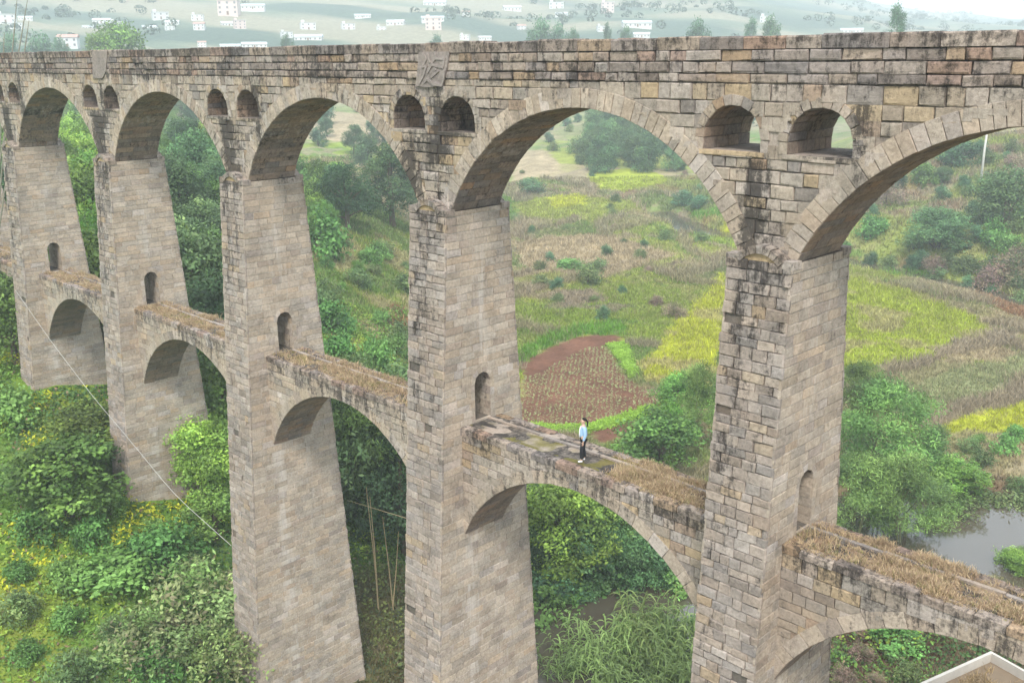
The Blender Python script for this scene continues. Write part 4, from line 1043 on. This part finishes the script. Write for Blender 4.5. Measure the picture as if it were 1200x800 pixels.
    # far hillside woods and hedges beyond the fields, one mass
    n = 6500; a = np.radians(rng.uniform(14, 78, n)); r = np.sqrt(rng.uniform(330**2, 2500**2, n)); x = 84-r*np.sin(a); y = -24+r*np.cos(a); m = (fbm(x*.008+4, y*.008, 3) > .5); x, y, r = x[m], y[m], r[m]; z = terrain(x, y)
    k = 44; X = np.repeat(np.stack([x, y, z], 1), k, 0); s = np.repeat(rng.uniform(2.0, 4.6, len(x)), k); d = rand_dirs(len(X), rng, .3); X = X+d*s[:, None]*np.array([1, 1, .8]); X[:, 2] += s*.4
    V, F = leaf_quads(X, d, 1.7, .8, rng, .1); c = np.tile([.085, .13, .085], (len(X), 1))*rng.uniform(.7, 1.3, (len(X), 1))
    o = link('far_woods', np_mesh('far_woods', V, F, LEAF, np.repeat(c, 4, 0))); tag(o, 'woods and hedges blurring into haze on the far hills', 'woods', kind='stuff')
make_cover()

# ------------------------------------------------------------------ the woman on the walkway
def skin(verts, edges, radii, levels=2, root=0):
    me = bpy.data.meshes.new('sk'); me.from_pydata(verts, edges, []); o = bpy.data.objects.new('sk', me); COL.objects.link(o)
    m = o.modifiers.new('s', 'SKIN'); me.skin_vertices or None
    if not me.skin_vertices: me.attributes
    sv = me.skin_vertices[0].data
    for i, r in enumerate(radii): sv[i].radius = r if hasattr(r, '__len__') else (r, r); sv[i].use_root = (i == root)
    sb = o.modifiers.new('u', 'SUBSURF'); sb.levels = levels; sb.render_levels = levels
    bpy.context.view_layer.update()
    res = bpy.data.meshes.new_from_object(o.evaluated_get(bpy.context.evaluated_depsgraph_get()))
    bpy.data.objects.remove(o)
    return res
def colour(me, c, m, name, parent):
    a = me.attributes.new('Col', 'FLOAT_COLOR', 'POINT'); arr = np.ones((len(me.vertices), 4), dtype=np.float32); arr[:, :3] = c; a.data.foreach_set('color', arr.ravel())
    me.materials.clear(); me.materials.append(m)
    me.polygons.foreach_set('use_smooth', np.ones(len(me.polygons), dtype=bool))
    return link(name, me, parent)
def person():
    root = empty('person', (62.72, .72, WT-.02), math.radians(228))
    tag(root, 'woman in a light blue denim jacket, black trousers and white shoes standing on the walkway', 'person')
    S = (.52, .34, .26)
    # body: one continuous surface (pelvis, legs, torso, neck, head, arms, hands with fingers)
    V = [(0, 0, .90), (0, 0, 1.05), (.01, 0, 1.22), (0, 0, 1.345), (.005, 0, 1.40), (.015, 0, 1.46), (.03, 0, 1.53), (.02, 0, 1.59)]
    R = [(.13, .10), (.115, .09), (.135, .09), (.07, .06), (.046, .046), (.062, .07), (.078, .09), (.055, .065)]
    Ed = [(i, i+1) for i in range(7)]
    def add(p, r, par): V.append(p); R.append(r); Ed.append((par, len(V)-1)); return len(V)-1
    for sy, fx in ((1, .07), (-1, -.05)):
        h = add((0, sy*.09, .86), (.085, .085), 0); k = add((.03+fx*.5, sy*.095, .47), (.056, .056), h); a = add((fx-.01, sy*.10, .10), (.036, .036), k)
        add((fx+.08, sy*.115, .045), (.03, .034), a)
        s = add((-.005, sy*.155, 1.305), (.052, .052), 3); e = add((-.03, sy*.205, 1.05), (.038, .038), s); w_ = add((.03, sy*.205, .835), (.026, .022), e)
        p_ = add((.045, sy*.20, .775), (.016, .034), w_)
        for j, (dx, ln) in enumerate(((-.026, .060), (-.009, .072), (.009, .076), (.026, .068))):
            f1 = add((.048+dx, sy*.20, .735), (.0085, .0085), p_); f2 = add((.055+dx, sy*.195, .735-ln*.5), (.008, .008), f1); add((.064+dx*.9, sy*.185, .735-ln), (.0065, .0065), f2)
        t1 = add((.082, sy*.19, .785), (.010, .010), p_); add((.098, sy*.182, .748), (.008, .008), t1)
    colour(skin(V, Ed, R, 1), S, SKIN, 'body', root)
    # face: nose, eyes, brows, mouth, ears
    hd = MB(); hd.tube([(.092, 0, 1.545), (.118, 0, 1.515), (.100, 0, 1.508)], [.008, .013, .008], 8, S)
    for sy in (-1, 1): hd.tube([(.018, sy*.078, 1.555), (.008, sy*.088, 1.535), (.016, sy*.078, 1.505)], [.008, .012, .008], 6, S)
    hd.build('nose_and_ears', SKIN, root, smooth=True)
    ey = MB()
    for sy in (-1, 1): ey.tube([(.094, sy*.018, 1.542), (.095, sy*.030, 1.545), (.088, sy*.043, 1.542)], [.003, .007, .003], 6, (.02, .015, .012)); ey.tube([(.097, sy*.015, 1.562), (.088, sy*.045, 1.563)], [.003, .002], 5, (.02, .015, .012))
    ey.build('eyes', CLOTH, root)
    mo = MB(); mo.tube([(.097, -.020, 1.478), (.104, 0, 1.480), (.097, .020, 1.478)], [.003, .006, .003], 6, (.45, .14, .12)); mo.build('mouth', SKIN, root)
    # hair with a ponytail
    hv = [(.0, 0, 1.61), (-.035, 0, 1.575), (-.045, 0, 1.52), (-.10, 0, 1.555), (-.14, 0, 1.49), (-.135, .01, 1.38), (-.12, .01, 1.29), (.055, 0, 1.612), (.01, .055, 1.58), (.01, -.055, 1.58)]
    colour(skin(hv, [(0, 1), (1, 2), (1, 3), (3, 4), (4, 5), (5, 6), (0, 7), (0, 8), (0, 9)], [(.070, .078), (.078, .085), (.055, .065), (.028, .028), (.036, .036), (.030, .030), (.010, .010), (.040, .055), (.035, .035), (.035, .035)]), (.018, .014, .012), CLOTH, 'hair', root)
    # denim jacket
    J = (.30, .46, .66)
    jv = [(0, 0, .90), (0, 0, 1.05), (.01, 0, 1.20), (0, 0, 1.325), (0, 0, 1.375)]; jr = [(.155, .125), (.145, .115), (.150, .112), (.085, .08), (.062, .06)]; je = [(0, 1), (1, 2), (2, 3), (3, 4)]
    for sy in (1, -1):
        n = len(jv); jv += [(-.005, sy*.155, 1.30), (-.03, sy*.21, 1.05), (.028, sy*.208, .85)]; jr += [(.070, .070), (.058, .058), (.046, .044)]; je += [(3, n), (n, n+1), (n+1, n+2)]
    jk = colour(skin(jv, je, jr), J, CLOTH, 'jacket', root)
    cl = MB(); cl.tube([(.045, -.075, 1.36), (.085, -.035, 1.31), (.12, -.012, 1.22)], [.015, .018, .012], 6, (.36, .52, .70)); cl.tube([(.045, .075, 1.36), (.085, .035, 1.31), (.12, .012, 1.22)], [.015, .018, .012], 6, (.36, .52, .70)); cl.build('collar', CLOTH, jk, smooth=True)
    sh = MB(); sh.tube([(.075, 0, 1.34), (.125, 0, 1.22), (.135, 0, 1.05), (.13, 0, .93)], [.03, .034, .032, .03], 8, (.75, .74, .72)); sh.build('shirt', CLOTH, root, smooth=True)
    # trousers
    tv = [(0, 0, .93)]; tr = [(.135, .11)]; te = []
    for sy, fx in ((1, .07), (-1, -.05)):
        n = len(tv); tv += [(0, sy*.09, .83), (.03+fx*.5, sy*.095, .47), (fx-.005, sy*.10, .12)]; tr += [(.105, .105), (.088, .088), (.078, .078)]; te += [(0, n), (n, n+1), (n+1, n+2)]
    colour(skin(tv, te, tr), (.018, .019, .024), CLOTH, 'trousers', root)
    for sy, fx in ((1, .07), (-1, -.05)):
        colour(skin([(fx-.035, sy*.10, .055), (fx+.04, sy*.105, .05), (fx+.14, sy*.115, .038)], [(0, 1), (1, 2)], [(.050, .052), (.044, .046), (.036, .034)]), (.80, .80, .80), CLOTH, 'shoe', root)
person()

# ------------------------------------------------------------------ cable, pole, pump house
mb = MB(); pts = [at_y(18, 340, -1.15), at_y(60, 400, -1.45), at_y(110, 466, -1.70), at_y(145, 507, -1.85), at_y(205, 580, -1.80), at_y(271, 639, -1.62)]
P = [];
for i in range(len(pts)-1):
    for t in (0, .25, .5, .75): P.append(pts[i]*(1-t)+pts[i+1]*t)
P.append(pts[-1]); P = [P[0]]+[(P[i-1]+P[i]*2+P[i+1])/4 for i in range(1, len(P)-1)]+[P[-1]]
mb.tube(P, .013, 6, (.46, .45, .42)); tag(mb.build('cable', METAL, smooth=True), 'thin white cable slanting down past the two leftmost pier fronts to the third', 'cable')

x, y = at(1149, 215); z = tz(x, y); d = math.hypot(x-CAM[0], y-CAM[1]); top = 13.5
pr = empty('utility_pole', (x, y, z)); tag(pr, 'slender white utility pole standing on the hillside beyond the stream', 'utility pole')
mb = MB(); mb.tube([(0, 0, -.5), (.02, 0, top*.5), (.25, 0, top)], [.24, .20, .15], 10, (.62, .61, .58)); mb.build('pole', PAINT, pr, smooth=True)
mb = MB(); mb.box(-.9, 1.3, -.06, .06, top-.7, top-.58, (.3, .3, .3)); mb.build('crossarm', METAL, pr)
for q in (-.7, 0.15, 1.1):
    mb = MB(); mb.tube([(q, 0, top-.58), (q, 0, top-.5), (q, 0, top-.36)], [.03, .07, .03], 8, (.5, .45, .4)); mb.build('insulator', METAL, pr)

ph = empty('pump_house', (70, 24.2, tz(70, 22)), 0); tag(ph, 'flat-roofed hut with a white-rimmed roof full of dry grass at lower right', 'hut')
zg = tz(69, 20)-ph.location.z; zr = -24.0-ph.location.z; LX, LY = 6.0, 8.5
mb = MB(); mb.box(.08, LX-.08, -LY+.08, -.08, min(zg, -1)-.8, zr-.62, (.50, .47, .42)); wl = mb.build('wall', PAINT, ph)
mb = MB(); mb.box(0, LX, -LY, 0, zr-.62, zr-.50, (.20, .15, .10)); rf = mb.build('roof', PAINT, ph)
mb = MB(); W_ = (.50, .47, .42)
mb.box(0, LX, -.16, -.001, zr-.498, zr, W_); mb.box(0, LX, -LY, -LY+.16, zr-.498, zr, W_); mb.box(0, .16, -LY+.162, -.162, zr-.498, zr-.002, W_); mb.box(LX-.16, LX, -LY+.162, -.162, zr-.498, zr-.002, W_)
mb.build('roof_rim', PAINT, rf)
mb = MB(); mb.box(1.2, 2.1, .0-.079, -.04, -.6, 1.4, (.16, .12, .08)); mb.build('door', PAINT, ph)
mb = MB(); mb.box(3.2, 4.3, -.079, -.05, .5, 1.5, (.05, .06, .07)); mb.build('window', PAINT, ph)
ph.rotation_euler = (0, 0, math.radians(-16))
rg = np.random.default_rng(8); n = 2600; gx = rg.uniform(.5, LX-.5, n); gy = rg.uniform(-LY+.3, -.8, n); c0 = np.array([(.46, .35, .19), (.40, .29, .16), (.30, .22, .13)])[rg.integers(0, 3, n)]
m = fbm(gx*.9, gy*.9+40, 3) > .42; gx, gy, c0 = gx[m], gy[m], c0[m]
V, F, c = blades(gx, gy, np.full(len(gx), zr-.50), np.full(len(gx), .32), np.full(len(gx), .03), c0, rg, 5, .3, .5)
ca, sa = math.cos(math.radians(-16)), math.sin(math.radians(-16)); V = V.copy(); X = V[:, 0]*ca-V[:, 1]*sa+70; Y = V[:, 0]*sa+V[:, 1]*ca+24.2; V = np.stack([X, Y, V[:, 2]+ph.location.z], 1)
tag(link('roof_grass', np_mesh('roof_grass', V, F, GRASS, c)), 'dry grass growing inside the white rim of the hut roof', 'dry grass', kind='stuff')

# ------------------------------------------------------------------ trees rising above the parapet, thin bare poles at the left
def top_tree(kind, px, ytop, wpx, dist, label, ct='tree'):
    v = ray(px, ytop); t = dist/math.hypot(v[0], v[1]); P = CAM+v*t; z = tz(P[0], P[1]); h = P[2]-z; w = wpx*dist/FPX
    h2 = min(h, max(w*1.25, 9)); plant(kind, P[0], P[1], h2, w, label=label, cat=ct, z=max(z, P[2]-h2), name='tree', var=0)
for a in [('broad', 137, 29, 64, 330, 'large rounded hazy tree rising above the parapet over the second pier from the left'),
          ('broad', 112, 40, 30, 330, 'lower left shoulder tree of the large rounded tree above the parapet'),
          ('teal', 47, 43, 46, 420, 'hazy tree above the parapet at the far left behind the thin poles'), ('teal', 68, 46, 26, 440, 'smaller hazy tree just left of the white farmhouse above the parapet'), ('teal', 8, 40, 26, 400, 'hazy tree at the left picture edge above the parapet'),
          ('teal', 336, 42, 20, 430, 'small hazy tree in front of the wide white houses above the third arch'), ('teal', 510, 42, 20, 480, 'faint small tree above the carved plaque'),
          ('teal', 632, 24, 34, 430, 'tallest of the hazy trees above the parapet over the fourth arch'), ('teal', 655, 30, 28, 430, 'hazy tree joined to the right of the tallest one over the fourth arch'), ('teal', 672, 34, 16, 430, 'slim hazy tree at the right end of the group over the fourth arch'), ('teal', 712, 28, 12, 430, 'narrow slanting hazy tree over the fourth arch crown'), ('teal', 734, 32, 16, 440, 'small hazy tree beside the long white sheds'),
          ('teal', 819, 25, 32, 400, 'hazy bushy tree above the parapet over the left small opening of the nearest pier'), ('teal', 881, 22, 16, 430, 'hazy tree left of the white house over the nearest pier'), ('teal', 905, 20, 26, 430, 'wider hazy tree right of the white house over the nearest pier'), ('teal', 1053, 6, 20, 330, 'single tall airy tree standing alone above the parapet at the right')]:
    top_tree(*a)
for i, (p0, p1, dist, lb) in enumerate([((21, 66), (33, -4), 78, 'taller thin bare pole leaning right above the parapet at far left'), ((14, 66), (20, -2), 78, 'second thin bare pole left of the taller leaning one'), ((28, 66), (34, 24), 80, 'short thin bare pole right of the taller one'), ((4, 66), (5, 38), 80, 'shortest thin bare pole nearest the left picture edge')]):
    def hit(p):
        v = ray(*p); return CAM+v*(dist/math.hypot(v[0], v[1]))
    a, b = hit(p0), hit(p1); g = a+(a-b)*1.0
    a2 = a+(a-b)/(b[2]-a[2])*(a[2]-tz(a[0], a[1])+.5) if b[2] > a[2] else g
    mb = MB(); mb.tube([a2, a, (a+b)/2, b], [.07, .05, .04, .02], 6, (.22, .22, .17)); tag(mb.build('bamboo_pole', BARK), lb, 'pole')

# ------------------------------------------------------------------ village houses on the hills
def house_proto(i, wall, roofc, W, H, D, floors, pitched):
    parts = []
    mb = MB(); mb.box(-W/2, W/2, -D/2, D/2, -3, H, wall); me = mb.build('wall', PAINT).data; parts.append(('wall', me))
    mb = MB()
    if pitched: mb.add([(-W/2-.5, -D/2-.5, H), (W/2+.5, -D/2-.5, H), (W/2+.5, D/2+.5, H), (-W/2-.5, D/2+.5, H), (-W/2-.5, 0, H+2), (W/2+.5, 0, H+2)], [(3, 2, 1, 0), (0, 1, 5, 4), (2, 3, 4, 5), (1, 2, 5), (3, 0, 4)], roofc)
    else:
        mb.box(-W/2-.4, W/2+.4, -D/2-.4, D/2+.4, H+.003, H+.35, roofc); mb.box(-W/2+.6, -W/2+3.6, -1.6, 1.8, H+.353, H+2.6, wall)
    me = mb.build('roof', PAINT).data; parts.append(('roof', me))
    for f in range(floors):
        for q in range(max(2, int(W/3.6))):
            xx = -W/2+1.6+q*(W-3.2)/max(1, int(W/3.6)-1)
            mb = MB(); mb.box(xx-.65, xx+.65, -D/2-.03, -D/2+.1, f*3+1.0, f*3+2.4, (.16, .17, .19)); parts.append(('window', mb.build('window', PAINT).data))
    mb = MB(); mb.box(-.7, .7, -D/2-.035, -D/2+.1, 0, 2.3, (.18, .10, .06)); parts.append(('door', mb.build('door', PAINT).data))
    for o in [o for o in COL.objects if o.parent is None and o.name.split('.')[0] in ('wall', 'roof', 'window', 'door')]: bpy.data.objects.remove(o)
    return parts, W, H
Wt = (.60, .61, .60)
HP = [house_proto(0, Wt, (.55, .55, .54), 14, 6.4, 9, 2, False), house_proto(1, Wt, (.55, .56, .58), 18, 3.6, 8, 1, True), house_proto(2, (.60, .50, .47), (.60, .58, .56), 13, 9.2, 9, 3, False), house_proto(3, Wt, (.45, .30, .26), 12, 6.2, 8, 2, True), house_proto(4, (.62, .62, .60), (.50, .56, .60), 24, 3.4, 8, 1, True)]
HL = [(8, 24, 20, 0), (30, 21, 15, 1), (20, 31, 14, 0), (81, 53, 22, 3), (120, 25, 20, 1), (138, 29, 14, 0), (105, 31, 16, 4), (188, 20, 18, 0), (202, 26, 16, 1), (176, 31, 18, 4), (199, 33, 11, 0), (232, 21, 14, 0), (234, 32, 13, 3), (269, 15, 24, 2), (297, 8, 28, 4), (268, 28, 18, 1), (281, 31, 14, 2),
      (361, 32, 18, 0), (336, 41, 14, 0), (362, 45, 34, 4), (237, 52, 10, 3), (270, 54, 24, 4), (298, 53, 30, 4), (408, 32, 16, 0), (447, 33, 11, 0), (464, 27, 22, 1), (425, 18, 20, 4), (507, 22, 28, 4), (508, 32, 20, 2), (510, 4, 28, 4), (546, 16, 9, 3), (545, 43, 12, 0), (568, 44, 16, 1), (600, 10, 22, 1),
      (652, 8, 18, 0), (658, 16, 15, 1), (611, 33, 11, 3), (712, 11, 16, 2), (746, 29, 36, 4), (706, 34, 14, 0), (752, 41, 20, 1), (899, 24, 17, 0), (998, 36, 26, 4)]
LOOK = ['white two-storey house', 'low grey-roofed house', 'tall pinkish house', 'small red-roofed house', 'long white building']
def spot(px):
    marks = [(0, 'left edge'), (45, 'first arch'), (118, 'second pier'), (190, 'second arch'), (268, 'third pier'), (350, 'third arch'), (430, 'third arch end'), (505, 'carved plaque'), (560, 'middle pier'), (650, 'fourth arch'), (745, 'fourth arch end'), (890, 'nearest pier'), (1000, 'last small opening')]
    return min(marks, key=lambda m: abs(m[0]-px))[1]
seen = {}
for px, py, wp, t in HL:
    row = 'high' if py < 18 else 'midway' if py < 34 else 'low'
    base = f'{LOOK[t]} {row} on hill above {spot(px)}'
    seen.setdefault(base, []).append((px, py, wp, t))
hseed = random.Random(4)
for base, items in seen.items():
    items.sort()
    for i, (px, py, wp, t) in enumerate(items):
        lab = base if len(items) == 1 else base+(', left one' if i == 0 else ', right one')
        parts, W, H = HP[t]
        x, y = at(px, py+3); d = math.hypot(x-CAM[0], y-CAM[1]); s = .88*wp*d/FPX/W; s = min(s, 4.0)
        az = math.atan2(CAM[1]-y, CAM[0]-x)+math.pi/2+hseed.uniform(-.3, .3)
        r = empty('house', (x, y, tz(x, y)), az, s); tag(r, lab, 'house', 'village houses on the hazy hills')
        for nm, me in parts: link(nm, me, r)

# ------------------------------------------------------------------ air, sky, sun
def haze_box():
    m = bpy.data.materials.new('haze_air'); m.use_nodes = True; nt = m.node_tree
    for n in list(nt.nodes):
        if n.type == 'BSDF_PRINCIPLED': nt.nodes.remove(n)
    v = nt.nodes.new('ShaderNodeVolumePrincipled'); v.inputs['Color'].default_value = (.85, .94, 1, 1); v.inputs['Density'].default_value = HAZE; v.inputs['Anisotropy'].default_value = 0
    nt.links.new(v.outputs[0], nt.nodes['Material Output'].inputs['Volume'])
    mb = MB(); mb.box(-2750, 900, -420, 2750, -40, 420)
    o = mb.build('haze', m); tag(o, 'pale blue haze filling the valley and fading the far hills', 'haze', kind='stuff')
HAZE = .00066
haze_box()
w = bpy.data.worlds.new('World'); scene.world = w; w.use_nodes = True; nt = w.node_tree
bg = nt.nodes['Background']; sky = nt.nodes.new('ShaderNodeTexSky'); sky.sky_type = 'NISHITA'; sky.sun_disc = False
SUN_EL, SUN_AZ = math.radians(52), math.radians(138)      # azimuth clockwise from +Y
sky.sun_elevation = SUN_EL; sky.sun_rotation = SUN_AZ; sky.dust_density = 6; sky.air_density = 1.0; sky.altitude = 0
mx = nt.nodes.new('ShaderNodeMix'); mx.data_type = 'RGBA'; mx.inputs[0].default_value = .62
nt.links.new(sky.outputs[0], mx.inputs[6]); mx.inputs[7].default_value = (8.5, 9.3, 10.3, 1)
nt.links.new(mx.outputs[2], bg.inputs[0]); bg.inputs[1].default_value = .115
sl = bpy.data.lights.new('sun', 'SUN'); sl.energy = 2.7; sl.angle = math.radians(13); sl.color = (1, .95, .87)
so = bpy.data.objects.new('sun', sl); COL.objects.link(so)
sd = Vector((math.sin(SUN_AZ)*math.cos(SUN_EL), math.cos(SUN_AZ)*math.cos(SUN_EL), math.sin(SUN_EL)))
so.rotation_euler = (-sd).to_track_quat('-Z', 'Y').to_euler()
vs = scene.view_settings; vs.view_transform = 'Standard'; vs.look = 'None'; vs.gamma = 1; vs.use_curve_mapping = False; vs.exposure = .92
scene.cycles.volume_bounces = 3; scene.cycles.max_bounces = 8; scene.cycles.transparent_max_bounces = 8
scene.cycles.volume_step_rate = 4
